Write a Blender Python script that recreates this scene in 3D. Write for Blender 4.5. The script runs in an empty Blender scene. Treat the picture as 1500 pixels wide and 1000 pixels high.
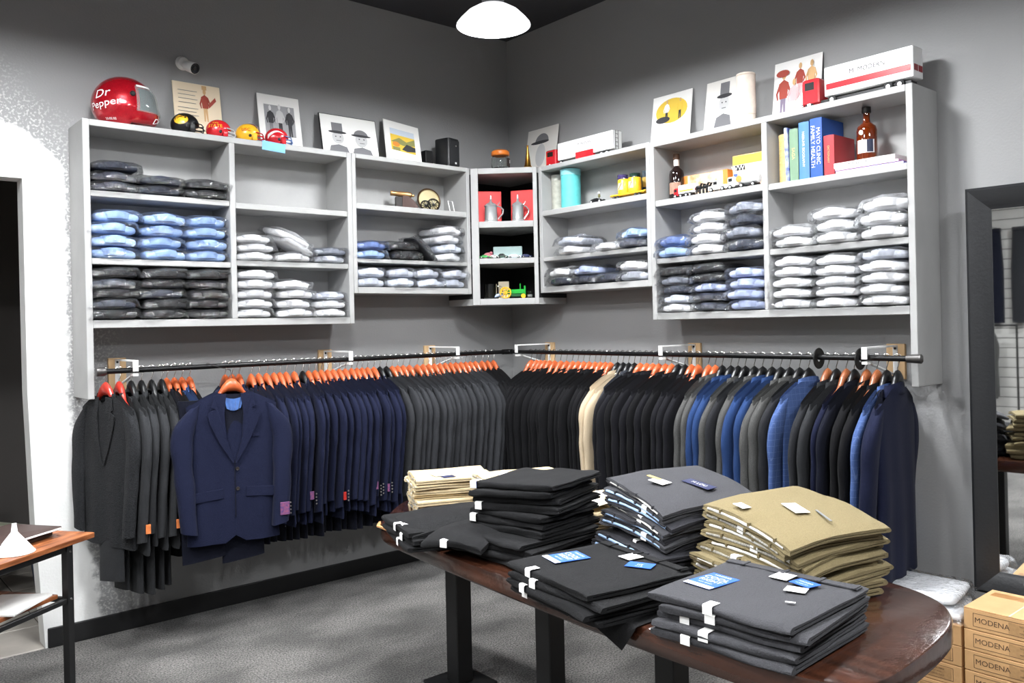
import bpy, bmesh, math, random
from mathutils import Vector, Matrix, noise
R_ = random.Random(7)
PI = math.pi
scene = bpy.context.scene
COL = scene.collection

# ---------------------------------------------------------------- camera, world, exposure
cam_d = bpy.data.cameras.new('camera'); cam = bpy.data.objects.new('camera', cam_d); COL.objects.link(cam)
cam_d.sensor_fit = 'HORIZONTAL'; cam_d.sensor_width = 36.0; cam_d.lens = 1234.0 / 1500 * 36
cam_d.shift_y = -26.0 / 1500; cam_d.clip_start = 0.05
_y, _r = 0.86545, 0.02127
fw = Vector((math.cos(_y), math.sin(_y), 0)); rt = Vector((math.sin(_y), -math.cos(_y), 0)); dn = Vector((0, 0, -1))
cx_ = rt * math.cos(_r) + dn * math.sin(_r); dn2 = -rt * math.sin(_r) + dn * math.cos(_r)
m = Matrix.Identity(4)
for i in range(3):
    m[i][0] = cx_[i]; m[i][1] = -dn2[i]; m[i][2] = -fw[i]
m.translation = Vector((-4.11, -4.821, 1.6))
cam.matrix_world = m
scene.camera = cam
w = bpy.data.worlds.new('world'); scene.world = w; w.use_nodes = True
w.node_tree.nodes['Background'].inputs[0].default_value = (0.5, 0.52, 0.55, 1)
w.node_tree.nodes['Background'].inputs[1].default_value = 0.05
vs = scene.view_settings
vs.view_transform = 'Standard'; vs.look = 'None'; vs.gamma = 1.0; vs.use_curve_mapping = False
vs.exposure = 0.42
LAMP_POWER = 150.0

# ---------------------------------------------------------------- helpers
def lin(c):
    if isinstance(c, str):
        c = [int(c[i:i + 2], 16) / 255 for i in (0, 2, 4)]
    return tuple((x / 12.92 if x <= 0.04045 else ((x + 0.055) / 1.055) ** 2.4) for x in c)
MATS = {}
def mat(name, col, rough=0.6, metal=0.0, var=0.0, vscale=8.0, bump=0.0, bscale=60.0, sheen=0.0, coat=0.0, spec=0.5, trans=0.0, ior=1.45, stretch=None, alpha=1.0, col2=None, emit=0.0, detail=3.0):
    if name in MATS: return MATS[name]
    M = bpy.data.materials.new(name); M.use_nodes = True; MATS[name] = M
    nt = M.node_tree; b = nt.nodes['Principled BSDF']
    c = lin(col); c4 = (*c, 1)
    b.inputs['Base Color'].default_value = c4
    b.inputs['Roughness'].default_value = rough; b.inputs['Metallic'].default_value = metal
    b.inputs['Specular IOR Level'].default_value = spec; b.inputs['IOR'].default_value = ior
    b.inputs['Sheen Weight'].default_value = sheen; b.inputs['Coat Weight'].default_value = coat
    b.inputs['Coat Roughness'].default_value = 0.08
    b.inputs['Transmission Weight'].default_value = trans; b.inputs['Alpha'].default_value = alpha
    if emit:
        b.inputs['Emission Color'].default_value = c4; b.inputs['Emission Strength'].default_value = emit
    tc = nt.nodes.new('ShaderNodeTexCoord'); src = tc.outputs['Object']
    if stretch:
        mp = nt.nodes.new('ShaderNodeMapping'); mp.inputs['Scale'].default_value = stretch
        nt.links.new(src, mp.inputs[0]); src = mp.outputs[0]
    if var or col2:
        n = nt.nodes.new('ShaderNodeTexNoise'); n.inputs['Scale'].default_value = vscale; n.inputs['Detail'].default_value = detail
        nt.links.new(src, n.inputs['Vector'])
        r = nt.nodes.new('ShaderNodeValToRGB'); r.color_ramp.elements[0].position = 0.32; r.color_ramp.elements[1].position = 0.68
        if col2: e0, e1 = c4, (*lin(col2), 1)
        else:
            e0 = (*[x * (1 - var) for x in c], 1); e1 = (*[min(1, x * (1 + var)) for x in c], 1)
        r.color_ramp.elements[0].color = e0; r.color_ramp.elements[1].color = e1
        nt.links.new(n.outputs['Fac'], r.inputs[0]); nt.links.new(r.outputs[0], b.inputs['Base Color'])
    if bump:
        n2 = nt.nodes.new('ShaderNodeTexNoise'); n2.inputs['Scale'].default_value = bscale; n2.inputs['Detail'].default_value = detail
        nt.links.new(src, n2.inputs['Vector'])
        bp = nt.nodes.new('ShaderNodeBump'); bp.inputs['Strength'].default_value = bump; bp.inputs['Distance'].default_value = 0.01
        nt.links.new(n2.outputs['Fac'], bp.inputs['Height']); nt.links.new(bp.outputs[0], b.inputs['Normal'])
    return M

def setp(o, label=None, cat=None, group=None, kind=None):
    if label: o['label'] = label
    if cat: o['category'] = cat
    if group: o['group'] = group
    if kind: o['kind'] = kind
    return o
def empty(name, loc=(0, 0, 0), rz=0.0, label=None, cat=None, group=None, rot=None):
    o = bpy.data.objects.new(name, None); COL.objects.link(o)
    o.location = loc; o.rotation_euler = rot if rot else (0, 0, rz); o.empty_display_size = 0.02
    return setp(o, label, cat, group)
def link(name, me, material=None, parent=None, loc=(0, 0, 0), rot=(0, 0, 0), scale=(1, 1, 1)):
    o = bpy.data.objects.new(name, me); COL.objects.link(o)
    o.location = loc; o.rotation_euler = rot; o.scale = scale
    if parent: o.parent = parent
    if material is not None:
        if len(me.materials) == 0: me.materials.append(material)
        elif me.materials[0] != material:
            o.material_slots[0].link = 'OBJECT'; o.material_slots[0].material = material
    return o

class MB:
    def __init__(s): s.v = []; s.f = []
    def add(s, vs, fs, M=None):
        k = len(s.v)
        for p in vs:
            p = Vector(p)
            if M is not None: p = M @ p
            s.v.append(tuple(p))
        for f in fs: s.f.append(tuple(i + k for i in f))
        return s
    def box(s, x0, x1, y0, y1, z0, z1, b=0.0, M=None):
        x0, x1 = min(x0, x1), max(x0, x1); y0, y1 = min(y0, y1), max(y0, y1); z0, z1 = min(z0, z1), max(z0, z1)
        if b <= 0:
            vs = [(x, y, z) for z in (z0, z1) for y in (y0, y1) for x in (x0, x1)]
            fs = [(0, 2, 3, 1), (4, 5, 7, 6), (0, 1, 5, 4), (2, 6, 7, 3), (0, 4, 6, 2), (1, 3, 7, 5)]
            return s.add(vs, fs, M)
        b = min(b, (x1 - x0) * .49, (y1 - y0) * .49, (z1 - z0) * .49)
        def ring(i, z):
            return [(x0 + i + b, y0 + i, z), (x1 - i - b, y0 + i, z), (x1 - i, y0 + i + b, z), (x1 - i, y1 - i - b, z), (x1 - i - b, y1 - i, z), (x0 + i + b, y1 - i, z), (x0 + i, y1 - i - b, z), (x0 + i, y0 + i + b, z)]
        e = b * 0.9 if min(x1 - x0, y1 - y0) > 4 * b else b * .45
        rings = [ring(e, z0), ring(0, z0 + b), ring(0, z1 - b), ring(e, z1)]
        return s.loft(rings, True, True, M)
    def loft(s, rings, cap0=False, cap1=False, M=None, closed=True):
        n = len(rings[0]); vs = [p for r in rings for p in r]; fs = []
        for i in range(len(rings) - 1):
            for j in range(n if closed else n - 1):
                k = (j + 1) % n
                fs.append((i * n + j, i * n + k, (i + 1) * n + k, (i + 1) * n + j))
        if cap0: fs.append(tuple(reversed(range(n))))
        if cap1: fs.append(tuple(range((len(rings) - 1) * n, len(rings) * n)))
        return s.add(vs, fs, M)
    def lathe(s, prof, n=20, M=None, cap=True):
        rings = [[(r * math.cos(2 * PI * j / n), r * math.sin(2 * PI * j / n), z) for j in range(n)] for r, z in prof]
        return s.loft(rings, cap and prof[0][0] > 1e-5, cap and prof[-1][0] > 1e-5, M)
    def cyl(s, p0, p1, r, n=12, r1=None, M=None):
        return s.tube([p0, p1], [r, r if r1 is None else r1], n, M)
    def tube(s, pts, r, n=8, M=None, flat=None):
        pts = [Vector(p) for p in pts]
        if not hasattr(r, '__len__'): r = [r] * len(pts)
        up = None; rings = []
        for i, p in enumerate(pts):
            t = (pts[min(i + 1, len(pts) - 1)] - pts[max(i - 1, 0)]).normalized()
            if up is None:
                up = Vector((0, 0, 1)) if abs(t.z) < .9 else Vector((1, 0, 0))
            a = t.cross(up).normalized(); up = a.cross(t).normalized()
            fl = flat or 1.0
            rings.append([tuple(p + a * (r[i] * math.cos(2 * PI * j / n)) + up * (fl * r[i] * math.sin(2 * PI * j / n))) for j in range(n)])
        return s.loft(rings, True, True, M)
    def prism(s, poly, z0, z1, M=None, b=0.0):
        n = len(poly)
        if b > 0:
            cx = sum(p[0] for p in poly) / n; cy = sum(p[1] for p in poly) / n
            def ins(d):
                o = []
                for p in poly:
                    L = math.hypot(p[0] - cx, p[1] - cy); k = max(0, (L - d) / L) if L else 1
                    o.append((cx + (p[0] - cx) * k, cy + (p[1] - cy) * k))
                return o
            pi_ = ins(b)
            rings = [[(x, y, z0) for x, y in pi_], [(x, y, z0 + b) for x, y in poly], [(x, y, z1 - b) for x, y in poly], [(x, y, z1 - b * .3) for x, y in ins(b * .3)], [(x, y, z1) for x, y in pi_]]
        else: rings = [[(x, y, z0) for x, y in poly], [(x, y, z1) for x, y in poly]]
        return s.loft(rings, True, True, M)
    def sphere(s, c, r, n=14, m=9, M=None):
        if not hasattr(r, '__len__'): r = (r, r, r)
        rings = []
        for i in range(m + 1):
            a = -PI / 2 + PI * i / m; k = max(math.cos(a), 1e-4)
            rings.append([(c[0] + r[0] * k * math.cos(2 * PI * j / n), c[1] + r[1] * k * math.sin(2 * PI * j / n), c[2] + r[2] * math.sin(a)) for j in range(n)])
        return s.loft(rings, True, True, M)
    def grid(s, fn, nu, nv, M=None, flip=False):
        vs = [fn(i / nu, j / nv) for j in range(nv + 1) for i in range(nu + 1)]
        fs = []
        for j in range(nv):
            for i in range(nu):
                a = j * (nu + 1) + i; q = (a, a + 1, a + nu + 2, a + nu + 1)
                fs.append(q[::-1] if flip else q)
        return s.add(vs, fs, M)
    def mesh(s, name, smooth=40):
        me = bpy.data.meshes.new(name); me.from_pydata(s.v, [], s.f); me.validate()
        bm = bmesh.new(); bm.from_mesh(me); bmesh.ops.recalc_face_normals(bm, faces=bm.faces); bm.to_mesh(me); bm.free()
        if smooth:
            for p in me.polygons: p.use_smooth = True
            me.set_sharp_from_angle(angle=math.radians(smooth))
        return me
    def build(s, name, material, parent=None, smooth=40, **k):
        return link(name, s.mesh(name, smooth), material, parent, **k)

def T(x, y, z): return Matrix.Translation((x, y, z))
def RZ(a): return Matrix.Rotation(a, 4, 'Z')
def RX(a): return Matrix.Rotation(a, 4, 'X')
def RY(a): return Matrix.Rotation(a, 4, 'Y')
def text_mb(txt, size, mapfn=None, align='CENTER', thick=0.0, bold=0.0, squeeze=1.0):
    cu = bpy.data.curves.new('lettering', 'FONT'); cu.body = txt; cu.size = size; cu.align_x = align; cu.align_y = 'CENTER'
    cu.fill_mode = 'FRONT'; cu.offset = bold; cu.resolution_u = 3; cu.space_line = 0.85
    o = bpy.data.objects.new('lettering', cu); COL.objects.link(o)
    dg = bpy.context.evaluated_depsgraph_get()
    me = bpy.data.meshes.new_from_object(o.evaluated_get(dg))
    bpy.data.objects.remove(o); bpy.data.curves.remove(cu)
    mb = MB(); mb.v = [(v.co.x * squeeze, v.co.y, 0.0) for v in me.vertices]; mb.f = [tuple(p.vertices) for p in me.polygons]
    bpy.data.meshes.remove(me)
    if mapfn: mb.v = [tuple(mapfn(x, y)) for x, y, z in mb.v]
    return mb
def rrect(w, d, r, n=4, cx=0, cy=0):
    o = []
    for sx, sy, a0 in ((1, 1, 0), (-1, 1, PI / 2), (-1, -1, PI), (1, -1, 1.5 * PI)):
        for i in range(n + 1):
            a = a0 + PI / 2 * i / n
            o.append((cx + sx * (w / 2 - r) + r * math.cos(a), cy + sy * (d / 2 - r) + r * math.sin(a)))
    return o
def nz(x, y, z): return noise.noise(Vector((x, y, z)))

# ---------------------------------------------------------------- materials
ORD = ['first', 'second', 'third', 'fourth', 'fifth', 'sixth', 'seventh', 'eighth', 'ninth', 'tenth', 'eleventh', 'twelfth', 'thirteenth', 'fourteenth', 'fifteenth', 'sixteenth', 'seventeenth', 'eighteenth', 'nineteenth', 'twentieth', 'twenty-first', 'twenty-second', 'twenty-third', 'twenty-fourth', 'twenty-fifth']
M_shelf = mat('grey_cabinet_paint', 'a4a4a3', .5, var=.05, vscale=6, bump=.05, bscale=25)
M_black_metal = mat('black_metal', '161617', .45, spec=.5)
M_chrome = mat('bright_steel', 'd8d8d8', .18, metal=1.0)
M_white = mat('white_paint', 'efefed', .5)
M_blackplastic = mat('black_plastic', '17181a', .4)
M_paper = mat('white_paper', 'f2f1ee', .7)
M_rubber = mat('tyre_rubber', '131313', .7)
M_glass = mat('clear_glass', 'f4f8f8', .03, trans=1.0, ior=1.45)
M_gold = mat('brass', 'b98a3c', .3, metal=1.0)
# ---------------------------------------------------------------- room shell
CEIL = 3.72
def wall_paint(name, plaster=False):
    M = bpy.data.materials.new(name); M.use_nodes = True; nt = M.node_tree; N = nt.nodes; K = nt.links
    b = N['Principled BSDF']; b.inputs['Roughness'].default_value = .62; b.inputs['Specular IOR Level'].default_value = .35
    tc = N.new('ShaderNodeTexCoord')
    def nodenoise(sc, det=3):
        n = N.new('ShaderNodeTexNoise'); n.inputs['Scale'].default_value = sc; n.inputs['Detail'].default_value = det
        K.new(tc.outputs['Object'], n.inputs['Vector']); return n.outputs['Fac']
    def math_(op, a, bb=None):
        n = N.new('ShaderNodeMath'); n.operation = op
        for i, q in enumerate((a, bb)):
            if q is None: continue
            if isinstance(q, (int, float)): n.inputs[i].default_value = q
            else: K.new(q, n.inputs[i])
        return n.outputs[0]
    def mix(fac, a, c):
        n = N.new('ShaderNodeMix'); n.data_type = 'RGBA'; K.new(fac, n.inputs['Factor'])
        for sock, q in ((n.inputs['A'], a), (n.inputs['B'], c)):
            if isinstance(q, tuple): sock.default_value = q
            else: K.new(q, sock)
        return n.outputs['Result']
    def ramp(f, a, c):
        n = N.new('ShaderNodeMapRange'); n.inputs['From Min'].default_value = a; n.inputs['From Max'].default_value = c; K.new(f, n.inputs['Value']); return n.outputs[0]
    grey = mix(nodenoise(1.6), (*lin('929292'), 1), (*lin('9a9a9a'), 1))
    col = grey
    if plaster:
        sp = N.new('ShaderNodeSeparateXYZ'); K.new(tc.outputs['Object'], sp.inputs[0])
        x, z = sp.outputs[0], sp.outputs[2]
        # unpainted plaster patch round the doorway: edge curve in x and z, roughened by noise
        ex = math_('ADD', x, 3.035)
        low = ramp(z, 1.25, 0.1)
        ex = math_('SUBTRACT', ex, math_('MULTIPLY', low, 0.14))
        xa = math_('ADD', x, 3.33); xa = math_('MAXIMUM', xa, 0.0)
        ez = math_('ADD', math_('SUBTRACT', z, 2.66), math_('MULTIPLY', math_('POWER', xa, 2.0), 2.4))
        d = math_('MAXIMUM', ex, ez)
        d2 = math_('ADD', d, math_('MULTIPLY', math_('SUBTRACT', nodenoise(26, 5), .5), .09))
        white = ramp(d2, .015, -.015)
        speck = ramp(nodenoise(75, 2), .52, .60)
        fade = ramp(math_('ADD', d, math_('MULTIPLY', math_('SUBTRACT', nodenoise(5, 3), .5), .5)), .34, -.05)
        speck = math_('MULTIPLY', speck, fade)
        col = mix(speck, col, (*lin('c9c9c7'), 1))
        plast = mix(nodenoise(9, 6), (*lin('dededc'), 1), (*lin('f1f1ef'), 1))
        col = mix(white, col, plast)
    K.new(col, b.inputs['Base Color'])
    bp = N.new('ShaderNodeBump'); bp.inputs['Strength'].default_value = .12; bp.inputs['Distance'].default_value = .01
    K.new(nodenoise(90, 3), bp.inputs['Height']); K.new(bp.outputs[0], b.inputs['Normal'])
    return M
M_wall = wall_paint('grey_wall_paint'); M_wall_p = wall_paint('grey_wall_paint_and_plaster', True)

def carpet():
    M = bpy.data.materials.new('grey_carpet'); M.use_nodes = True; nt = M.node_tree; N = nt.nodes; K = nt.links
    b = N['Principled BSDF']; b.inputs['Roughness'].default_value = .95; b.inputs['Specular IOR Level'].default_value = .1; b.inputs['Sheen Weight'].default_value = .2
    tc = N.new('ShaderNodeTexCoord')
    def nn(sc, det, st=(1, 1, 1)):
        mp = N.new('ShaderNodeMapping'); mp.inputs['Scale'].default_value = st; K.new(tc.outputs['Object'], mp.inputs[0])
        n = N.new('ShaderNodeTexNoise'); n.inputs['Scale'].default_value = sc; n.inputs['Detail'].default_value = det; K.new(mp.outputs[0], n.inputs['Vector']); return n.outputs['Fac']
    r = N.new('ShaderNodeValToRGB'); r.color_ramp.elements[0].position = .36; r.color_ramp.elements[1].position = .64
    r.color_ramp.elements[0].color = (*lin('2d2c2b'), 1); r.color_ramp.elements[1].color = (*lin('827f7b'), 1)
    K.new(nn(120, 4), r.inputs[0])
    r2 = N.new('ShaderNodeValToRGB'); r2.color_ramp.elements[0].position = .38; r2.color_ramp.elements[1].position = .62
    r2.color_ramp.elements[0].color = (.55, .55, .55, 1); r2.color_ramp.elements[1].color = (1.15, 1.15, 1.15, 1)
    K.new(nn(2.2, 5, (1, 1.6, 1)), r2.inputs[0])
    mx = N.new('ShaderNodeMix'); mx.data_type = 'RGBA'; mx.blend_type = 'MULTIPLY'; mx.inputs['Factor'].default_value = 1
    K.new(r.outputs[0], mx.inputs['A']); K.new(r2.outputs[0], mx.inputs['B']); K.new(mx.outputs['Result'], b.inputs['Base Color'])
    bp = N.new('ShaderNodeBump'); bp.inputs['Strength'].default_value = .8; bp.inputs['Distance'].default_value = .01
    K.new(nn(120, 4), bp.inputs['Height']); K.new(bp.outputs[0], b.inputs['Normal'])
    return M
M_carpet = carpet()
M_base = mat('black_baseboard_rubber', '1b1b1c', .5)
M_ceil = mat('charcoal_ceiling_paint', '3a3a3e', .8)
XW, YW = -7.6, -8.2

def struct(name, mb, m, label=None, parent=None, smooth=0):
    o = mb.build(name, m, parent, smooth); o['kind'] = 'structure'
    if label: o['label'] = label
    return o
floor = struct('floor', MB().box(XW - .2, .2, YW - .2, 0, -.1, 0), M_carpet, 'mottled grey carpet floor of the shop')
struct('ceiling', MB().box(XW - .2, .2, YW - .2, .2, CEIL, CEIL + .1), M_ceil, 'charcoal painted shop ceiling')
wl = MB()
prof = [(-3.165, 0), (.2, 0), (.2, CEIL), (-4.15, CEIL), (-4.15, 2.385), (-3.225, 2.385), (-3.222, 1.3), (-3.20, .6)]
n = len(prof)
Mx = Matrix(((1, 0, 0, 0), (0, 0, 1, 0), (0, 1, 0, 0), (0, 0, 0, 1)))   # (x,z,y) -> (x,y,z)
wl.add([(x, 0, z) for x, z in prof] + [(x, .13, z) for x, z in prof], [tuple(range(n)), tuple(range(2 * n - 1, n - 1, -1))] + [(i, i + n, (i + 1) % n + n, (i + 1) % n) for i in range(n)])
wl.box(XW, -4.15, 0, .13, 0, CEIL)
struct('wall_left', wl, M_wall_p, 'grey painted wall with a rough white plaster patch around the doorway')
struct('wall_right', MB().box(0, .13, YW, .13, 0, CEIL), M_wall, 'grey painted wall behind the tall mirror')
bb = MB().box(-3.155, 0, -.014, 0, 0, .10, .004)
struct('baseboard_left', bb, M_base, 'black baseboard under the hanging suits')
struct('baseboard_right', MB().box(-.014, 0, -8, -.014, 0, .10, .004), M_base, 'black baseboard behind the boxes and mirror')
struct('wall_front', MB().box(XW, .13, YW - .13, YW, 0, CEIL), M_wall, 'grey wall at the far side of the shop')
# slat wall at the back of the shop, seen only in the mirror
M_slat = mat('pale_slat_board', 'b4b2ae', .6, var=.05)
M_groove = mat('dark_slat_groove', '2a2a2a', .7)
wb = struct('wall_back', MB().box(XW - .13, XW - .012, YW, .13, 0, CEIL), M_groove, 'pale slat wall with dark grooves, seen in the mirror')
slm = MB().box(-.012, .004, YW + .02, -.02, 0, .112, .003).mesh('slat_board', 0)
k = 0
while .12 + k * .12 < 3.4:
    link('slat_board', slm, M_slat, wb, (XW, 0, .12 + k * .12)); k += 1
# hall behind the doorway
M_hall = mat('dark_hall_paint', '6b6764', .7); M_jamb = mat('door_jamb_paint', '8d8785', .6)
dj = MB().box(-3.232, -3.222, .0, .13, 1.3, 2.385)
struct('wall_hall', MB().box(-5.6, -1.6, 2.2, 2.3, 0, 2.9).box(-5.7, -5.6, .13, 2.3, 0, 2.9).box(-1.6, -1.5, .13, 2.3, 0, 2.9), M_hall, 'dark wall of the hall beyond the doorway')
hc = struct('ceiling_hall', MB().box(-5.6, -1.6, .13, 2.3, 2.9, 2.95), mat('hall_ceiling_tile', '55534f', .8), 'dim tiled ceiling of the hall beyond the doorway')
for i in range(7): MB().box(-5.6, -1.6, .25 + i * .3, .27 + i * .3, 2.885, 2.9).build('ceiling_grid_bar', M_white, hc, 0)
M_tile = mat('hall_floor_tile', 'a39d95', .45, var=.12, vscale=5); M_grout = mat('tile_grout', '5d5954', .9)
hf = struct('floor_hall', MB().box(-5.6, -1.6, 0, 2.3, -.1, -.008), M_grout, 'stone tile floor of the hall beyond the doorway')
tm = MB().box(0, .392, 0, .392, -.02, 0, .004).mesh('floor_tile', 0)
for i in range(6):
    for j in range(5):
        link('floor_tile', tm, M_tile, hf, (-4.7 + i * .4, .02 + j * .4, -.001))
# chair in the hall, partly seen under the desk shelf
ch = empty('chair', (-3.30, .95, 0), .5, 'blue legged chair with a pale patterned seat standing in the hall', 'chair')
M_cl = mat('dark_blue_metal', '27303f', .5); M_seat = mat('pale_green_patterned_cloth', 'd8d5cd', .9, col2='8fa070', vscale=9)
MB().box(-.21, .21, -.21, .21, .40, .46, .02).build('seat', M_seat, ch)
MB().box(-.21, .21, .17, .21, .46, .86, .015).build('backrest', M_seat, ch)
for sx in (-1, 1):
    for sy in (-1, 1): MB().tube([(sx * .18, sy * .17, .42), (sx * .21, sy * .2, 0)], [.022, .014], 8).build('leg', M_cl, ch)

# ---------------------------------------------------------------- ceiling lamps
M_lampshell = mat('lamp_shell_aluminium', 'c9ccd0', .35, metal=.6)
def lamp_emit():
    M = bpy.data.materials.new('lamp_glow'); M.use_nodes = True; nt = M.node_tree
    b = nt.nodes['Principled BSDF']; b.inputs['Base Color'].default_value = (1, 1, 1, 1)
    b.inputs['Emission Color'].default_value = (.96, .98, 1, 1); b.inputs['Emission Strength'].default_value = LAMP_POWER
    return M
M_glow = lamp_emit()
M_shade = mat('bloom_glow_lamp_shade', 'f4f4f8', .4, emit=1.0)  # shade emission imitates the lamp's bloom spilling over the bell
shade_m = MB().lathe([(.05, .105), (.09, .10), (.14, .07), (.18, .03), (.198, .008), (.2, 0), (.194, 0), (.19, .01), (.17, .035), (.13, .064), (.08, .088)], 40, cap=False).mesh('shade')
glow_m = MB().lathe([(.0001, .018), (.10, .018), (.176, .02), (.176, .026), (.0001, .028)], 36, cap=False).mesh('diffuser')
house_m = MB().lathe([(.0001, .17), (.05, .17), (.06, .16), (.06, .105), (.05, .095), (.0001, .095)], 20).mesh('housing')
def lamp(x, y, z, label, group=None):
    o = empty('ceiling_lamp', (x, y, z), 0, label, 'lamp', group)
    link('shade', shade_m, M_shade, o); link('diffuser', glow_m, M_glow, o); link('housing', house_m, M_lampshell, o)
    MB().cyl((0, 0, .17), (0, 0, CEIL - z), .006, 8).build('cord', M_black_metal, o)
lamp(-1.227, -1.334, 3.2, 'white bell ceiling lamp glowing above the corner cabinet')
for nm_, (x, y) in zip(('above the mirror-side rail', 'above the doorway', 'above the display table', 'near the doorway', 'behind the display table', 'near the mirror', 'in the shop middle', 'near the slat wall', 'at the shop back'), ((-1.2, -2.62), (-3.15, -1.3), (-2.75, -2.75), (-4.35, -1.5), (-4.35, -3.1), (-1.5, -4.9), (-3.0, -5.2), (-5.9, -2.9), (-5.9, -5.2))):
    lamp(x, y, 3.2, 'white bell ceiling lamp %s in the rows over the shop floor' % nm_, 'ceiling lamps over the shop floor')
# ---------------------------------------------------------------- wall cabinets
M_shelf_in = M_shelf
LF, RF = -.278, -.255           # cabinet fronts
def cabinet(name, label, axis, front, a0, a1, top, bot, t, shelves, dividers=(), end=None, end_bot=None):
    """axis 'x': along the doorway wall; 'y': along the mirror wall. a0 is the end away from the corner."""
    o = empty(name, (0, 0, 0), 0, label, 'cabinet')
    def B(p0, p1, d0, d1, z0, z1, nm, b=.0025):
        m_ = MB()
        if axis == 'x': m_.box(p0, p1, d0, d1, z0, z1, b)
        else: m_.box(d0, d1, p0, p1, z0, z1, b)
        return m_.build(nm, M_shelf, o, 0)
    e0 = end_bot if end_bot else bot
    g = .001
    B(a0, a0 + t * (1 if a1 > a0 else -1), front, -g, e0, top, 'side_panel')
    B(a1 - t * (1 if a1 > a0 else -1), a1, front, -g, bot, top, 'side_panel')
    s = 1 if a1 > a0 else -1
    i0, i1 = a0 + t * s, a1 - t * s
    B(i0, i1, front, -g, top - t, top, 'top_panel'); B(i0, i1, front, -g, bot, bot + .04, 'bottom_panel')
    B(i0, i1, -.012, -g, bot + .04, top - t, 'back_panel', 0)
    for d in dividers: B(d - t / 2, d + t / 2, front, -.012, bot + .04, top - t, 'divider')
    for (p0, p1, zt, th) in shelves: B(p0, p1, front + .006, -.012, zt - th, zt, 'shelf')
    return o
cab_door = cabinet('wall_cabinet', 'wide grey two-bay wall cabinet beside the doorway', 'x', LF, -3.01, -1.503, 2.665, 1.621, .032,
    [(-2.978, -2.268, 2.312, .03), (-2.978, -2.268, 1.972, .03), (-2.236, -1.535, 2.305, .032), (-2.236, -1.535, 1.985, .03)], (-2.252,), end_bot=1.268)
cab_c = cabinet('wall_cabinet', 'short grey wall cabinet holding the bronze cannon, next to the corner cabinet', 'x', LF, -1.502, -.594, 2.665, 1.806, .028,
    [(-1.474, -.622, 2.364, .036), (-1.474, -.622, 2.022, .024)])
cab_d = cabinet('wall_cabinet', 'short grey wall cabinet holding the teal tin, next to the corner cabinet', 'y', RF, -1.575, -.60, 2.655, 1.803, .03,
    [(-1.545, -.63, 2.357, .036), (-1.545, -.63, 2.042, .026)])
cab_mir = cabinet('wall_cabinet', 'wide grey two-bay wall cabinet beside the tall mirror', 'y', RF, -3.113, -1.576, 2.65, 1.604, .032,
    [(-3.081, -2.362, 2.295, .032), (-3.081, -2.362, 1.957, .03), (-2.33, -1.608, 2.303, .036), (-2.33, -1.608, 1.962, .03)], (-2.346,), end_bot=1.275)
# corner cabinet with diagonal front
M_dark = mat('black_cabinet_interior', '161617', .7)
cc = empty('corner_cabinet', (0, 0, 0), 0, 'narrow diagonal corner cabinet with a black interior', 'cabinet')
P0, P1 = Vector((-.588, -.282, 0)), Vector((-.262, -.592, 0)); DX = (P1 - P0).normalized(); DL = (P1 - P0).length
DN = Vector((-DX.y * -1, DX.x * -1, 0))
if DN.dot(Vector((-1, -1, 0))) < 0: DN = -DN
FM = Matrix((( DX.x, -DN.x, 0, P0.x), (DX.y, -DN.y, 0, P0.y), (0, 0, 1, 0), (0, 0, 0, 1)))   # local: x along front, y into the corner
pent = [(-.003, -.003), (-.588, -.003), (P0.x, P0.y), (P1.x, P1.y), (-.003, -.592)]
def pin(k):  # pentagon pulled back from the front
    q = -DN * k
    return [pent[0], pent[1], (P0.x + q.x * 0, P0.y + .02), (P1.x + .02, P1.y), pent[4]]
for z0, z1, nm in ((2.622, 2.66, 'top_panel'), (2.256, 2.298, 'shelf'), (2.01, 2.047, 'shelf'), (1.73, 1.773, 'bottom_panel')):
    MB().prism(pent if nm != 'shelf' else pent, z0, z1).build(nm, M_shelf, cc, 0)
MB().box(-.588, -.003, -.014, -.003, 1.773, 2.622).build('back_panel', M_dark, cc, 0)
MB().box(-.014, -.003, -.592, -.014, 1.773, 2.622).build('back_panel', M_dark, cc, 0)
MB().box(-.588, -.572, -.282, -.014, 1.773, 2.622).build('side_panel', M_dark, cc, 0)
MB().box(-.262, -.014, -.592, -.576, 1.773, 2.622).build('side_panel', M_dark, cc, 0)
for a, b_ in ((0, .05), (DL - .028, DL)):
    MB().box(a, b_, -.012, .006, 1.73, 2.66, .002, FM).build('stile', M_shelf, cc, 0)
for z0, z1 in ((2.256, 2.298), (2.01, 2.047), (2.622, 2.66), (1.73, 1.773)):
    MB().box(.05, DL - .028, -.006, .004, z0, z1, .002, FM).build('rail', M_shelf, cc, 0)

# ---------------------------------------------------------------- clothes rails and brackets
RODZ, RODL, RODR = 1.405, -.31, -.30
M_rod = mat('black_iron_pipe', '1a1a1b', .35, metal=.5, var=.2, vscale=30)
M_pipe = mat('grey_iron_fitting', '5c5a59', .4, metal=.8)
ro = empty('clothes_rail', (-2.96, RODL, RODZ), 0, 'black pipe clothes rail under the doorway cabinets', 'clothes rail')
MB().cyl((0.0, 0, 0), (2.61, 0, 0), .0135, 14).build('pipe', M_rod, ro)
MB().lathe([(.012, -.018), (.021, -.018), (.023, -.012), (.023, .02), (.018, .028), (.012, .028)], 16, RY(PI / 2)).build('end_cap', M_pipe, ro)
MB().tube([(2.60, 0, 0), (2.64, 0, 0), (2.66, -.012, 0), (2.66, -.03, 0)], .018, 12).build('elbow', M_rod, ro)
ro2 = empty('clothes_rail', (RODR, -3.13, RODZ), 0, 'black pipe clothes rail under the mirror-side cabinets', 'clothes rail')
MB().cyl((0, 0, 0), (0, 2.78, 0), .0135, 14).build('pipe', M_rod, ro2)
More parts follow.
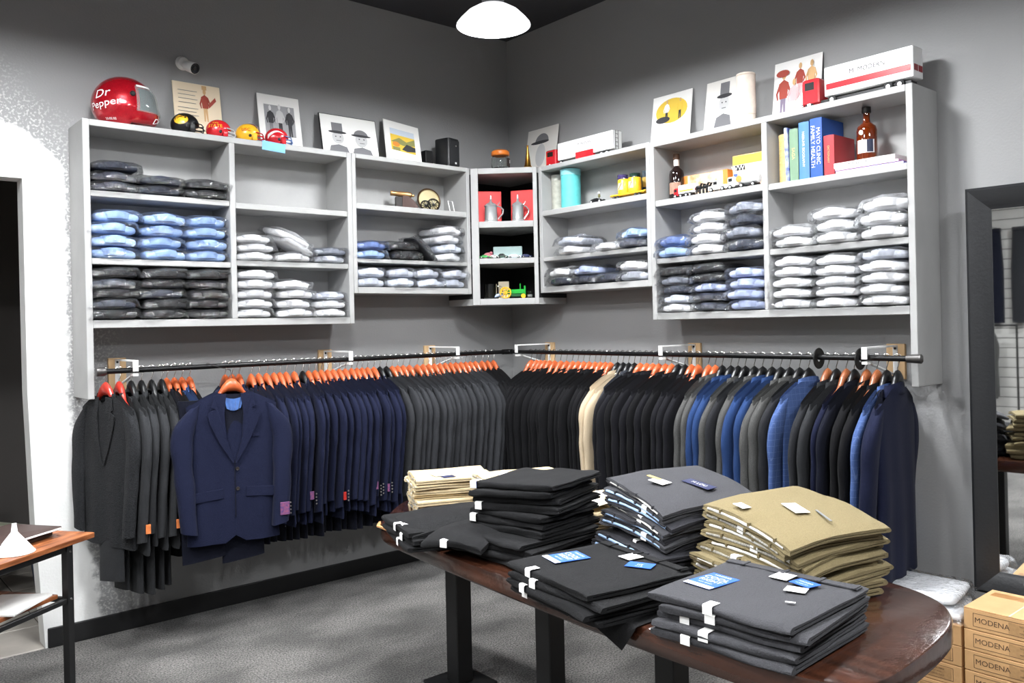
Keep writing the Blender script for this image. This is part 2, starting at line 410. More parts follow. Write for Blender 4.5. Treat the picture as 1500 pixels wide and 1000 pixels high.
MB().tube([(0, .045, 0), (0, .0, 0), (0, -.018, 0), (.003, -.024, 0)], [.018, .021, .022, .014], 14).build('elbow', M_pipe, ro2)
M_wood_lt = mat('raw_pine', 'c6a57c', .7, var=.15, vscale=14, stretch=(1, 1, .15))
def bracket(pos, wall, wh):
    o = empty('rail_bracket', pos, 0 if wall == 'x' else -PI / 2, 'white steel rail bracket on a raw pine block ' + wh, 'bracket', 'rail brackets')
    off = RODL if wall == 'x' else RODR
    MB().box(-.045, .045, -.02, -.001, 1.29, 1.462, .002).build('pine_block', M_wood_lt, o, 0)
    MB().box(-.012, .012, -.022, -.019, 1.31, 1.455).box(-.012, .012, off - .03, -.02, 1.448, 1.456).build('arm', M_white, o, 0)
    MB().box(-.013, .013, off - .032, off - .026, 1.40, 1.456).box(-.013, .013, off - .03, off + .016, 1.376, 1.388).build('rail_cup', M_white, o, 0)
    MB().tube([(0, off, 1.385), (0, -.02, 1.31)], .006, 6).build('brace', M_white, o)
    MB().cyl((0, -.019, 1.44), (0, -.025, 1.44), .006, 8).build('screw', M_black_metal, o)
for x, wh in ((-2.80, 'above the charcoal jackets'), (-1.57, 'above the navy suits'), (-.77, 'above the mid grey suits')): bracket((x, 0, 0), 'x', wh)
for y, wh in ((-.42, 'above the black suits by the corner'), (-1.69, 'above the inky black suits'), (-2.90, 'at the mirror end of the rail')): bracket((0, y, 0), 'y', wh)
M_disc = mat('black_size_divider', '121212', .5)
for y in (-2.655, -2.865):
    o = MB().lathe([(.016, -.002), (.05, -.003), (.052, 0), (.05, .003), (.016, .002), (.016, -.002)], 24, RX(PI / 2), cap=False).build('rail_divider', M_disc, None, loc=(RODR, y, RODZ - .006))
    setp(o, 'round black size divider on the rail, %s' % ('the one nearer the room corner' if y > -2.7 else 'the one nearer the mirror'), 'divider', 'size dividers on the rail')
# ---------------------------------------------------------------- hangers
M_orange = mat('orange_stained_wood', 'b8582f', .35, var=.18, vscale=18, coat=.4)
M_redw = mat('red_stained_wood', 'b02f22', .35, var=.12, vscale=18, coat=.4)
M_brownw = mat('brown_stained_wood', '8a4f2e', .4, var=.15, vscale=18, coat=.3)
M_bplast = mat('black_hanger_plastic', '131314', .28)
M_wire = mat('hook_wire', 'c2c0bc', .25, metal=1.0)
def hanger_body():
    mb = MB(); N = 18; rings = []
    for i in range(N + 1):
        s = -1 + 2 * i / N; a = abs(s)
        x = .195 * s; zc = -.086 - .056 * min(1, a / .36) ** 2 - .080 * max(0, (a - .3) / .7) ** 1.05
        hh = .034 - .020 * min(1, a / .4); th = .019 - .010 * min(1, a / .45)
        yb = 0
        rings.append([(x, yb + th * math.cos(q) * (1.0), zc + hh * math.sin(q)) for q in [2 * PI * j / 10 + .3 for j in range(10)]])
    mb.loft(rings, True, True); return mb.mesh('hanger_body')
def hook_mesh():
    pts = [(0, 0, -.06)] + [(0, 0, -.045), (.004, 0, -.03)]
    for i in range(11):
        a = -PI * .35 + i / 10 * PI * 1.25
        pts.append((.0185 * math.cos(a), 0, .0 + .0185 * math.sin(a)))
    pts[2] = (.006, 0, -.027)
    return MB().tube(pts, .0022, 6).mesh('hook')
HB, HK = hanger_body(), hook_mesh()
HMAT = {'o': M_orange, 'r': M_redw, 'b': M_bplast, 'n': M_brownw}
HTXT = {'o': 'orange wooden coat hanger', 'r': 'red wooden coat hanger', 'b': 'black plastic coat hanger', 'n': 'brown wooden coat hanger'}
def hanger(loc, rz, kind, label, group):
    o = empty('coat_hanger', loc, rz, HTXT[kind] + ' ' + label, 'hanger', HTXT[kind] + 's, ' + group)
    link('hanger_body', HB, HMAT[kind], o); link('hook', HK, M_wire, o, rot=(0, 0, PI / 2))
    return o

# ---------------------------------------------------------------- suit jackets
def fabric(name, col, var=.10, weave=420, bump=.25, col2=None, sheen=.03):
    return mat('cloth_' + name, col, .85, var=var, vscale=weave, bump=bump, bscale=weave * .8, sheen=sheen, spec=.12, col2=col2, detail=1.0)
F = {'charcoal': fabric('charcoal', '2c2d2f', .16), 'tweed': fabric('dark_tweed', '242527', .5, 260, .5), 'navy': fabric('navy', '171b30'), 'dnavy': fabric('dark_navy', '12141f'),
     'grey': fabric('mid_charcoal', '313235', .12), 'black': fabric('black', '131315'), 'tan': fabric('tan', 'c3b196', .06), 'slate': fabric('slate', '3e4148', .08),
     'lgrey': fabric('grey_wool', '4c4c4b', .22, 300), 'blue': fabric('bright_blue', '263c66', .10), 'check': fabric('blue_check', '435887', .12), 'inky': fabric('inky_black', '17171b'), 'dgrey': fabric('dark_grey', '26272a', .15)}
def plaid():
    M = F['check']; nt = M.node_tree; N = nt.nodes; K = nt.links; b = N['Principled BSDF']
    tc = N.new('ShaderNodeTexCoord'); sp = N.new('ShaderNodeSeparateXYZ'); K.new(tc.outputs['Object'], sp.inputs[0])
    ad = N.new('ShaderNodeMath'); ad.operation = 'ADD'; K.new(sp.outputs[0], ad.inputs[0]); K.new(sp.outputs[1], ad.inputs[1])
    outs = []
    for src in (ad.outputs[0], sp.outputs[2]):
        p = N.new('ShaderNodeMath'); p.operation = 'PINGPONG'; p.inputs[1].default_value = .014; K.new(src, p.inputs[0])
        l = N.new('ShaderNodeMath'); l.operation = 'LESS_THAN'; l.inputs[1].default_value = .0009; K.new(p.outputs[0], l.inputs[0]); outs.append(l.outputs[0])
    mx = N.new('ShaderNodeMath'); mx.operation = 'MAXIMUM'; K.new(outs[0], mx.inputs[0]); K.new(outs[1], mx.inputs[1])
    sc = N.new('ShaderNodeMath'); sc.operation = 'MULTIPLY'; sc.inputs[1].default_value = .22; K.new(mx.outputs[0], sc.inputs[0])
    old = b.inputs['Base Color'].links[0].from_socket
    m2 = N.new('ShaderNodeMix'); m2.data_type = 'RGBA'; K.new(sc.outputs[0], m2.inputs['Factor']); K.new(old, m2.inputs['A']); m2.inputs['B'].default_value = (*lin('8fa3d0'), 1)
    K.new(m2.outputs['Result'], b.inputs['Base Color'])
plaid()
def sgn(x): return 1 if x >= 0 else -1
def jacket_top(s):
    a = abs(s)
    if a < .30: return -.122 + .014 * (a / .30)
    q = (a - .30) / .70
    return -.108 - .075 * q ** 1.15
def jacket_body(seed, H=.022, hem=-.875):
    """Torso: closed loft whose rows follow the shoulder line. local x = shoulder axis, front = -y, z=0 at the rail."""
    rows, n = 26, 44; rings = []
    for r in range(rows + 1):
        v = r / rows; ring = []
        wv = .222 - .012 * math.sin(min(1, v / .5) * PI / 2) + .018 * max(0, (v - .5) / .5) ** 1.3
        for j in range(n):
            a = 2 * PI * j / n; c, sn = math.cos(a), math.sin(a)
            s = sgn(c) * abs(c) ** .75; f = -sn          # f<0 front
            thick = H * (.72 + .28 * min(1, v / .12)) * (1 + .15 * math.sin(v * 3))
            if abs(s) < .34 and v < .10: thick = max(thick, H * (1.25 - 2.0 * v))
            x = wv * s
            zt = jacket_top(s) - (.035 * (1 - abs(s) / .3) if (abs(s) < .3 and f < 0) else 0)
            zb = hem + (.02 * (abs(s)) if f > 0 else 0) + (.035 * max(0, 1 - abs(s) / .18) if f < 0 else 0)
            z = zt + (zb - zt) * v
            y = f and sgn(f) * abs(f) ** .7 * thick
            y += (.006 * v * math.sin(9 * s + seed * 1.7 + 2 * v) + .007 * v * nz(s * 2.2 + seed * 3, v * 1.8, sgn(f) * 2.0 + seed)) * min(1, 2 * abs(f)) 
            x += .006 * v * nz(seed + 7.1, v * 3, s)
            ring.append((x, y, z))
        rings.append(ring)
    return MB().loft(rings).mesh('torso', 60)
def jacket_sleeve(seed, side, H=.024, cuff=-.81):
    N, n = 22, 16; rings = []
    for i in range(N + 1):
        t = i / N
        z = -.188 + (cuff + .188) * t
        x = .188 + .060 * math.sin(min(1, t / .30) * PI / 2) - .012 * max(0, t - .35) - .02 * t * t
        y = -.004 - .020 * math.sin(t * PI * .6) * (1) - .016 * t * t
        wx = .034 + .022 * math.sin(min(1, t / .2) * PI / 2) - .016 * t
        wy = H * (.78 + .30 * min(1, t / .12)) * (1 - .12 * t)
        wr = .0035 * math.sin(t * 21 + seed * 2.2) * math.exp(-((t - .45) / .22) ** 2)
        ring = []
        for j in range(n):
            a = 2 * PI * j / n; c, sn = math.cos(a), math.sin(a)
            k = 1 + .10 * nz(seed + c, sn * 1.2, t * 4)
            ring.append((side * (x + (wx + wr) * k * sgn(c) * abs(c) ** .8), y + wy * k * sgn(sn) * abs(sn) ** .8, z - .022 * c * max(0, 1 - t / .15) + .010 * c * t))
        rings.append(ring)
    top = [tuple(sum(p[k] for p in rings[0]) / n + (.006 if k == 2 else 0) for k in range(3))] * n
    top = [(q[0] * .7 + p[0] * .3, q[1] * .7 + p[1] * .3, q[2]) for p, q in zip(rings[0], top)]
    # rolled cuff inside
    inner = [(p[0] * .94 + .06 * sum(q[0] for q in rings[-1]) / n, p[1] * .9, p[2] + .012) for p in rings[-1]]
    return MB().loft([top] + rings + [inner], True, True).mesh('sleeve', 60)
def jacket_collar():
    rings = []; N = 22
    for i in range(N + 1):
        a = -PI * .12 + (PI * 1.24) * i / N
        c, s = math.cos(a), math.sin(a)
        x = .068 * c; y = -.004 + .026 * s
        drop = -.012 * (1 - max(0, s)) 
        rings.append([(x * .92, y * .85, -.112 + drop), (x * .98, y * .95, -.094 + drop), (x * 1.05, y * 1.12, -.091 + drop), (x * 1.16, y * 1.3, -.116 + drop), (x * 1.2, y * 1.38, -.138 + drop), (x * 1.12, y * 1.25, -.140 + drop)])
    return MB().loft(rings, True, True).mesh('collar', 60)
def lapel_mesh(side, H=.022):
    # lapel with a notch, hugging the front
    out = [(.030, -.120), (.082, -.128), (.094, -.185), (.075, -.196), (.112, -.215), (.100, -.27), (.060, -.37), (.008, -.47), (.002, -.47), (.034, -.34), (.040, -.22)]
    def y(x, z): return -(H * 1.02 + .004 + .006 * min(1, max(0, (-z - .12) / .1)))
    vs = [(side * x, y(x, z), z) for x, z in out] + [(side * x, y(x, z) - .005, z) for x, z in out]
    n = len(out)
    return MB().add(vs, [tuple(range(n)), tuple(range(2 * n - 1, n - 1, -1))] + [(i, (i + 1) % n, (i + 1) % n + n, i + n) for i in range(n)]).mesh('lapel', 0)
NV = 5
TORSO = [jacket_body(i) for i in range(NV)]
SLV = {(i, s): jacket_sleeve(i + .37, s) for i in range(NV) for s in (-1, 1)}
COLLAR = jacket_collar(); LAP = {s: lapel_mesh(s) for s in (-1, 1)}
BTN = MB().lathe([(.0001, -.0025), (.0065, -.0025), (.0075, 0), (.0065, .002), (.004, .0012), (.0001, .0012)], 10, RX(PI / 2)).mesh('button')
BTNS = MB().lathe([(.0001, -.002), (.0045, -.002), (.005, 0), (.004, .002), (.0001, .002)], 8, RY(PI / 2)).mesh('cuff_button')
FLAP = MB().box(-.07, .07, -.004, 0, -.05, 0, .002).mesh('pocket_flap', 0)
M_btn = mat('dark_horn_button', '2a2624', .3); M_btn2 = mat('grey_button', '5f5d5c', .3)
M_lining = mat('blue_satin_lining', '3f63a0', .35, var=.2, vscale=30, sheen=.4)
def jacket(loc, rz, cloth, label, group, thick=1.0, seed=0, cuffs=True, patch=None, name='suit_jacket', scale=1.0):
    o = empty(name, loc, rz, label, 'jacket', group)
    sc = (scale, thick, scale); v = seed % NV
    link('torso', TORSO[v], F[cloth], o, scale=sc)
    for s in (-1, 1): link('sleeve', SLV[(v + (s > 0)) % NV, s], F[cloth], o, scale=sc)
    link('collar', COLLAR, F[cloth], o, scale=sc)
    for s in (-1, 1): link('lapel', LAP[s], F[cloth], o, scale=sc)
    if cuffs:
        for k in range(4): link('cuff_button', BTNS, M_btn2, o, (.279 * scale, .004, -.72 - .018 * k))
    if patch:
        pm, z = patch
        MB().box(.272, .2775, -.033 * thick, -.006, z, z + .045, .001).build('sleeve_label', pm, o, 0)
    return o
TROU = []
for sd in range(3):
    rings = []
    for i in range(13):
        t = i / 12; z = -.16 - .82 * t
        rings.append([(.105 * c * (1 + .04 * nz(sd, t * 3, c)), .013 * s_ + .003 * nz(sd + c * 2, t * 4, s_) , z + .012 * c * t) for c, s_ in [(sgn(math.cos(a)) * abs(math.cos(a)) ** .5, math.sin(a)) for a in [2 * PI * j / 14 for j in range(14)]]])
    TROU.append(MB().loft(rings, True, True).mesh('trouser_legs', 60))
def trousers(loc, rz, cloth, label, group, zs=1.0, dx=0.0, seed=0):
    o = empty('hung_trousers', loc, rz, label, 'trousers', group)
    link('trouser_legs', TROU[seed % 3], F[cloth], o, (dx, 0, 0), scale=(1, 1, zs))
    return o
M_tag_o = mat('orange_cuff_label', 'c9713a', .8, var=.15, vscale=60); M_tag_p = mat('purple_cuff_label', '45346a', .7, var=.2, vscale=90, col2='8a4a66'); M_tag_r = mat('red_seal_label', 'a3231c', .6, var=.2, vscale=60)
M_tag_w = mat('white_hang_tag', 'e8e6e2', .7)

def row(positions, place, rz, cloths, hangers, labeler, tr=None, patchf=None, gap=.045, first=0.0, sc=1.0, cuffs=()):
    n = len(positions); ph = R_.uniform(0, 50)
    for i, p in enumerate(positions):
        d0 = abs(positions[i] - positions[i - 1]) if i else gap; d1 = abs(positions[i + 1] - positions[i]) if i + 1 < n else gap
        d = min(max(min(d0, d1), .030), .07)
        th = d / .060
        rr = rz + math.radians(9 * nz(ph + p * 4.5, 1.3, ph) + R_.uniform(-1.2, 1.2) + (first if i == 0 else 0))
        sh = R_.uniform(-.018, .018)
        loc = place(p); hl, jl, g = labeler(i)
        hanger((loc[0], loc[1], loc[2] + .0018), rr, hangers[i], hl, g)
        jacket((loc[0] + sh * math.cos(rr), loc[1] + sh * math.sin(rr), loc[2] + R_.uniform(-.008, .004)), rr, cloths[i], jl, g + ', ' + cloths[i], th * 1.05, R_.randrange(50), i in cuffs, patchf(i) if patchf else None, scale=sc * R_.uniform(.97, 1.04))
        if tr and tr(i): trousers(loc, rr, tr(i)[0], tr(i)[2] + ', %s along' % ORD[i], tr(i)[2], tr(i)[1], R_.uniform(-.03, .06), i)

# rail under the doorway cabinets -------------------------------------------------
CN = {'charcoal': 'charcoal', 'tweed': 'dark tweed', 'navy': 'navy', 'dnavy': 'dark navy', 'grey': 'mid grey', 'black': 'black', 'tan': 'tan', 'slate': 'slate grey', 'lgrey': 'grey wool', 'blue': 'bright blue', 'check': 'blue checked', 'inky': 'inky black', 'dgrey': 'dark grey'}
XA = [-2.935, -2.872, -2.815, -2.765, -2.715, -2.665]
CA = ['tweed', 'tweed', 'charcoal', 'charcoal', 'charcoal', 'charcoal']
row(XA, lambda x: (x, RODL, RODZ), -PI / 2, CA, ['r', 'r', 'b', 'b', 'b', 'b'], first=16, labeler=lambda i: ('at the doorway end of the rail, %s from the doorway' % ORD[i], ['dark tweed jacket with red hanger, first on the rail from the doorway', 'dark tweed jacket with red hanger, second on the rail from the doorway', 'plain charcoal suit jacket on a black hanger, %s on the rail from the doorway' % ORD[i]][min(i, 2)], 'jackets by the doorway'),
    tr=lambda i: ('charcoal', [1.06, 1.12, 1.14, 1.15, 1.14, 1.14][i], 'charcoal trousers hanging low under the jackets by the doorway'), patchf=lambda i: (M_tag_o, -.77) if i in (2, 5) else None)
XB = [-2.615, -2.575, -2.535, -2.495]
row(XB, lambda x: (x, RODL + .075, RODZ), -PI / 2, ['dnavy', 'black', 'blue', 'black'], ['o'] * 4,
    lambda i: ('behind the facing navy suit, %s past the charcoal jackets' % ORD[i], ['dark navy suit jacket tucked behind the facing navy suit', 'black suit jacket tucked behind the facing navy suit, next to the dark navy one', 'bright blue suit jacket tucked behind the facing navy suit', 'black suit jacket tucked behind the facing navy suit, next to the bright blue one'][i], 'jackets tucked behind the facing suit'),
    tr=lambda i: ('black', 1.0, 'black trousers hanging behind the facing navy suit'), gap=.036)
XC = [-2.301, -2.262, -2.222, -2.182, -2.138, -2.092, -2.048, -2.012, -1.974, -1.924, -1.872, -1.834, -1.792, -1.752, -1.712, -1.674, -1.634, -1.594, -1.551, -1.514, -1.478, -1.44, -1.395, -1.352]
row(XC, lambda x: (x, RODL + (.07 if x < -2.2 else 0), RODZ), -PI / 2, ['navy'] * 24, ['o' if i not in (10, 23) else 'b' for i in range(24)],
    lambda i: ('in the navy suit row, %s from the facing navy suit' % ORD[i], 'navy suit jacket in the long navy row, %s from the facing navy suit' % ORD[i], 'navy suits'),
    tr=lambda i: ('dnavy', 1.02, 'navy trousers hanging under the navy suit row'), patchf=lambda i: {9: (M_tag_p, -.75), 13: (M_tag_r, -.77), 18: (M_tag_p, -.74), 20: (M_tag_p, -.77)}.get(i), cuffs=(9, 13, 18, 19, 20))
XD = [-1.305, -1.262, -1.222, -1.182, -1.135, -1.075, -1.03, -.985, -.94, -.897, -.853, -.81, -.767, -.725, -.685, -.645, -.602]
row(XD, lambda x: (x, RODL, RODZ), -PI / 2, ['grey'] * 17, ['b' if i == 0 else 'o' for i in range(17)],
    lambda i: ('in the mid grey suit row, %s from the navy suits' % ORD[i], 'mid grey suit jacket, %s from the navy suit row' % ORD[i], 'mid grey suits'), tr=lambda i: ('grey', 1.0, 'mid grey trousers hanging under the grey suit row'))
for i, (x, y, a) in enumerate(((-.545, -.34, -93), (-.495, -.37, -95), (-.445, -.40, -97))):
    z = RODZ
    hanger((x, RODL, z + .0018), math.radians(a), 'o', 'in the room corner, %s past the grey suits' % ORD[i], 'in the room corner')
    jacket((x, RODL, z), math.radians(a), 'black', 'black suit jacket turned into the room corner, %s past the mid grey suits' % ORD[i], 'black suits in the room corner', .75, i)
# facing navy suit, hung in front of the others
def facing_suit():
    o = empty('suit_jacket', (-2.425, -.635, RODZ - .005), math.radians(-12), 'navy two-button suit jacket facing outward with open lapels and blue lining', 'jacket')
    tm_ = jacket_body(2.3, .034, -.87)
    link('torso', tm_, F['navy'], o)
    for s in (-1, 1): link('sleeve', jacket_sleeve(4.4 + s, s, .036, -.80), F['navy'], o)
    link('collar', COLLAR, F['navy'], o, scale=(1.12, 1.3, 1.05))
    for s in (-1, 1): link('lapel', lapel_mesh(s, .036), F['navy'], o, scale=(1.15, 1, 1.0))
    # V opening with satin lining
    V = [(-.062, -.125), (.062, -.125), (.045, -.26), (.004, -.45), (-.045, -.26)]
    lz = MB().add([(x, -.037, z) for x, z in V] + [(x, -.030, z) for x, z in V], [(0, 1, 2, 3, 4), (9, 8, 7, 6, 5)] + [(i, (i + 1) % 5, (i + 1) % 5 + 5, i + 5) for i in range(5)])
    li = lz.build('inner_front', F['dnavy'], o, 0)
    MB().grid(lambda u, v: ((u - .5) * .105 * (1 - .35 * v), -.041 - .006 * math.sin(u * PI) - .003 * math.sin(u * 26), -.135 - .06 * v - .012 * math.sin(u * PI)), 20, 8).build('lining', M_lining, o)
    MB().box(-.002, .002, -.046, -.036, -.74, -.46).build('front_seam', F['dnavy'], o, 0)
    for z in (-.50, -.60): link('button', BTN, M_btn, o, (.012, -.046, z), scale=(1.3, 1.3, 1.3))
    for s in (-1, 1): link('pocket_flap', FLAP, F['navy'], o, (s * .125, -.036, -.60), rot=(0, s * .08, 0))
    MB().box(.055, .125, -.041, -.037, -.345, -.328, .001).build('breast_pocket', F['navy'], o, 0)
    MB().box(.215, .262, -.076, -.070, -.755, -.69, .001).build('sleeve_label', M_tag_p, o, 0)
    for k in range(4): link('cuff_button', BTNS, M_btn2, o, (.272, -.055, -.70 - .018 * k), rot=(0, 0, -.9))
    h = empty('coat_hanger', (-2.425, -.635, RODZ + .002), math.radians(-12), 'orange wooden coat hanger of the facing navy suit', 'hanger')
    link('hanger_body', HB, M_orange, h, scale=(1, 1.3, 1))
    c, s_ = math.cos(math.radians(12)), math.sin(math.radians(12))
    MB().tube([(0, 0, -.06), (0, 0, -.035), (.0, .03, -.012), (-.03, .15, -.004), (-.062, .305, .013), (-.066, .320, .0155), (-.070, .334, .012), (-.071, .338, 0)], .0024, 6).build('hook', M_wire, h)
    trousers((-2.40, -.605, RODZ), math.radians(-12), 'dnavy', 'dark navy trousers hanging below the facing navy suit', None, 1.0, .03, 1)
    trousers((-2.50, -.59, RODZ), math.radians(-12), 'dnavy', 'second pair of dark navy trousers half hidden below the facing navy suit', None, .98, -.06, 2)
facing_suit()

# rail under the mirror-side cabinets ---------------------------------------------
def rrow(ys, cloths, hangers, lab, grp, sc=1.05, cuffs=()):
    row(ys, lambda y: (RODR, y, RODZ), PI, cloths, hangers, lambda i: ('in %s, %s from the room corner' % (grp, ORD[i]), lab.replace('#', CN[cloths[i]]) + (', %s from the room corner' % ORD[i] if len(cloths) > 1 else ''), grp), tr=None, sc=sc, cuffs=cuffs)
YA = [-.54, -.592, -.633, -.674, -.722, -.772, -.83, -.885, -.94, -.99, -1.04, -1.09, -1.14, -1.185, -1.228, -1.27]
rrow(YA, ['black'] * 16, ['o'] * 16, '# suit jacket in the row before the tan jackets', 'the black suit row')
YT = [-1.33, -1.375]
rrow(YT, ['tan', 'tan'], ['b', 'b'], 'pale # suit jacket between black and slate jackets', 'the tan jackets')
rrow([-1.42], ['slate'], ['b'], '# suit jacket right beside the tan jackets', 'the slate jacket')
YI = [-1.465, -1.51, -1.56, -1.605, -1.65, -1.70, -1.745, -1.79, -1.84, -1.885, -1.93]
rrow(YI, ['inky', 'inky', 'black', 'inky', 'inky', 'black', 'inky', 'black', 'inky', 'inky', 'inky'], ['b', 'o', 'o', 'o', 'o', 'o', 'o', 'b', 'b', 'o', 'o'], '# suit jacket between slate and grey wool jackets', 'the inky suit row')
YM = [-2.0, -2.045, -2.09, -2.145, -2.19, -2.235, -2.29, -2.34, -2.395, -2.445, -2.495, -2.55, -2.60]
CM = ['lgrey', 'lgrey', 'blue', 'blue', 'lgrey', 'dgrey', 'lgrey', 'blue', 'blue', 'lgrey', 'lgrey', 'dgrey', 'check']
rrow(YM, CM, ['o', 'o', 'b', 'b', 'b', 'b', 'b', 'b', 'b', 'b', 'b', 'b', 'b'], '# suit jacket in the mixed row before the dividers', 'the mixed suit row')
YE = [-2.70, -2.745, -2.795, -2.835, -2.895, -2.945, -2.99]
rrow(YE, ['dgrey', 'charcoal', 'navy', 'dnavy', 'black', 'black', 'check'], ['n', 'b', 'n', 'b', 'n', 'n', 'b'], '# suit jacket beside the rail dividers', 'the suits by the rail dividers', 1.12)
hanger((RODR, -3.04, RODZ + .0018), math.radians(188), 'b', 'of the last navy suit at the mirror end', 'rail end at the mirror')
jacket((RODR - .035, -3.04, RODZ), math.radians(188), 'navy', 'large dark navy suit jacket, last on the rail towards the mirror', None, 1.25, 3, True, None, scale=1.13)
# ---------------------------------------------------------------- bagged shirts
def bag_mat():
    M = bpy.data.materials.new('clear_plastic_bag'); M.use_nodes = True; nt = M.node_tree; N = nt.nodes; K = nt.links
    for q in list(N):
        if q.type != 'OUTPUT_MATERIAL': N.remove(q)
    out = [q for q in N if q.type == 'OUTPUT_MATERIAL'][0]
    tc = N.new('ShaderNodeTexCoord')
    def nn(sc, dist=0.0):
        n = N.new('ShaderNodeTexNoise'); n.inputs['Scale'].default_value = sc; n.inputs['Detail'].default_value = 2; n.inputs['Distortion'].default_value = dist
        K.new(tc.outputs['Object'], n.inputs['Vector']); return n.outputs['Fac']
    mx = N.new('ShaderNodeMath'); mx.operation = 'ADD'; K.new(nn(16, 1.2), mx.inputs[0])
    m2 = N.new('ShaderNodeMath'); m2.operation = 'MULTIPLY'; m2.inputs[1].default_value = .4; K.new(nn(48, .8), m2.inputs[0]); K.new(m2.outputs[0], mx.inputs[1])
    bp = N.new('ShaderNodeBump'); bp.inputs['Strength'].default_value = 1.0; bp.inputs['Distance'].default_value = .022; K.new(mx.outputs[0], bp.inputs['Height'])
    gl = N.new('ShaderNodeBsdfGlossy'); gl.inputs['Roughness'].default_value = .13; gl.inputs['Color'].default_value = (1, 1, 1, 1); K.new(bp.outputs[0], gl.inputs['Normal'])
    tr = N.new('ShaderNodeBsdfTransparent'); tr.inputs['Color'].default_value = (.97, .975, .98, 1)
    fr = N.new('ShaderNodeFresnel'); fr.inputs['IOR'].default_value = 1.6; K.new(bp.outputs[0], fr.inputs['Normal'])
    mr = N.new('ShaderNodeMath'); mr.operation = 'MULTIPLY_ADD'; mr.inputs[1].default_value = .75; mr.inputs[2].default_value = .03; K.new(fr.outputs[0], mr.inputs[0])
    mix = N.new('ShaderNodeMixShader'); K.new(mr.outputs[0], mix.inputs[0]); K.new(tr.outputs[0], mix.inputs[1]); K.new(gl.outputs[0], mix.inputs[2])
    df = N.new('ShaderNodeBsdfDiffuse'); df.inputs['Color'].default_value = (.9, .92, .95, 1); K.new(bp.outputs[0], df.inputs['Normal'])
    m3 = N.new('ShaderNodeMixShader'); m3.inputs[0].default_value = .014; K.new(mix.outputs[0], m3.inputs[1]); K.new(df.outputs[0], m3.inputs[2]); K.new(m3.outputs[0], out.inputs[0])
    return M
M_bag = bag_mat()
def slab(w, d, h, r, seed, crumple=0.0, edge=.5, nx=14, nd=12, dome=.0, flare=0.0, open_=False):
    """Closed soft slab: superellipse section, crumpled."""
    rings = []; n = 40
    prof = [(0.0, -1.0), (.55, -1.0), (.86, -.93), (.97, -.6), (1.0, 0.0), (.97, .6), (.86, .93), (.55, 1.0), (0.0, 1.0)]
    if flare or open_: prof = [(1.06, -.85), (1.0, -.35), (.99, .3), (.95, .72), (.82, .95), (.55, 1.0), (.25, 1.0), (0.0, 1.0)]
    for k, zz in prof:
        ring = []
        for j in range(n):
            a = 2 * PI * j / n; c, s = math.cos(a), math.sin(a)
            e = .24
            x = sgn(c) * abs(c) ** e * w / 2 * max(k, .001); y = sgn(s) * abs(s) ** e * d / 2 * max(k, .001)
            if y < 0: y -= flare * (k ** 4) * (1 if abs(zz) < .7 else .2)
            z = zz * h / 2 + dome * (1 - (2 * x / w) ** 2) * (zz > 0)
            if crumple:
                g = crumple * (.35 + .65 * k)
                x += g * nz(seed * 9.1 + x * 14, y * 14, z * 20); y += g * nz(x * 14, seed * 5.3 + y * 14, z * 20 + 4); z += g * .7 * nz(x * 13 + 3, y * 13, seed * 7.7)
            ring.append((x, y, z + h / 2))
        rings.append(ring)
    return MB().loft(rings)
NS = 5
STK = {}
SH_B = [slab(.222, .226, .036, .03, i, .006, dome=.003).mesh('folded_shirt', 50) for i in range(NS)]
BAG = [slab(.242, .262, .052, .03, i + 20, .027, dome=.004, flare=.018).mesh('plastic_bag', 0) for i in range(NS)]
def collar_shirt():
    rings = []; N = 20
    for i in range(N + 1):
        a = PI * 1.0 + PI * i / N; c, s = math.cos(a), math.sin(a)
        x = .062 * c; y = -.068 + .052 * s * (1 if s < 0 else .3)
        hz = .046 - .005 * abs(c)
        rings.append([(x * .86, y + .008, .012), (x, y - .002, .012), (x * 1.06, y - .004, .03), (x * 1.0, y, hz), (x * .84, y + .010, hz - .004)])
    mb = MB().loft(rings, True, True)
    mb.lathe([(.0001, .039), (.03, .039), (.052, .034), (.056, .02)], 20, T(0, -.062, 0) @ Matrix.Diagonal((1, .8, 1, 1)), cap=False)
    return mb.mesh('collar', 45)
SH_C = collar_shirt()
S = {k: mat('shirt_' + k, c, .8, var=v, vscale=70, bump=.1, bscale=200) for k, c, v in (('white', 'f0f0f2', .02), ('blue', '9bb8e6', .05), ('navy', '232838', .15), ('black', '1a1b20', .12), ('pale', 'dfe5f2', .05), ('lav', 'b4c0e2', .05), ('grey', '868b98', .10), ('dgrey', '3c4150', .15), ('mid', '5d76ae', .08), ('silver', 'c3c7d2', .06))}
SNAME = {'white': 'white', 'blue': 'light blue', 'navy': 'dark navy', 'black': 'black', 'pale': 'striped white', 'lav': 'lavender blue', 'grey': 'grey', 'dgrey': 'dark grey', 'mid': 'medium blue', 'silver': 'silver white'}
def shirt(loc, rz, col, where, rot=None, sc=(1, 1, 1), group=None, collar=True):
    nm = SNAME[col]
    o = empty('bagged_shirt', loc, rz, ('%s bagged shirt %s' % (nm, where)).replace(' ,', ','), 'shirt', group or ('%s shirts %s' % (nm, where)), rot)
    i = R_.randrange(NS)
    link('folded_shirt', SH_B[i], S[col], o, (0, 0, .005), scale=sc)
    if collar: link('collar', SH_C, S[col], o, (0, -.012, .005), scale=sc)
    link('plastic_bag', BAG[R_.randrange(NS)], M_bag, o, scale=sc)
    return o
LEV = ['lowest', 'second up', 'third up', 'fourth up', 'fifth up']
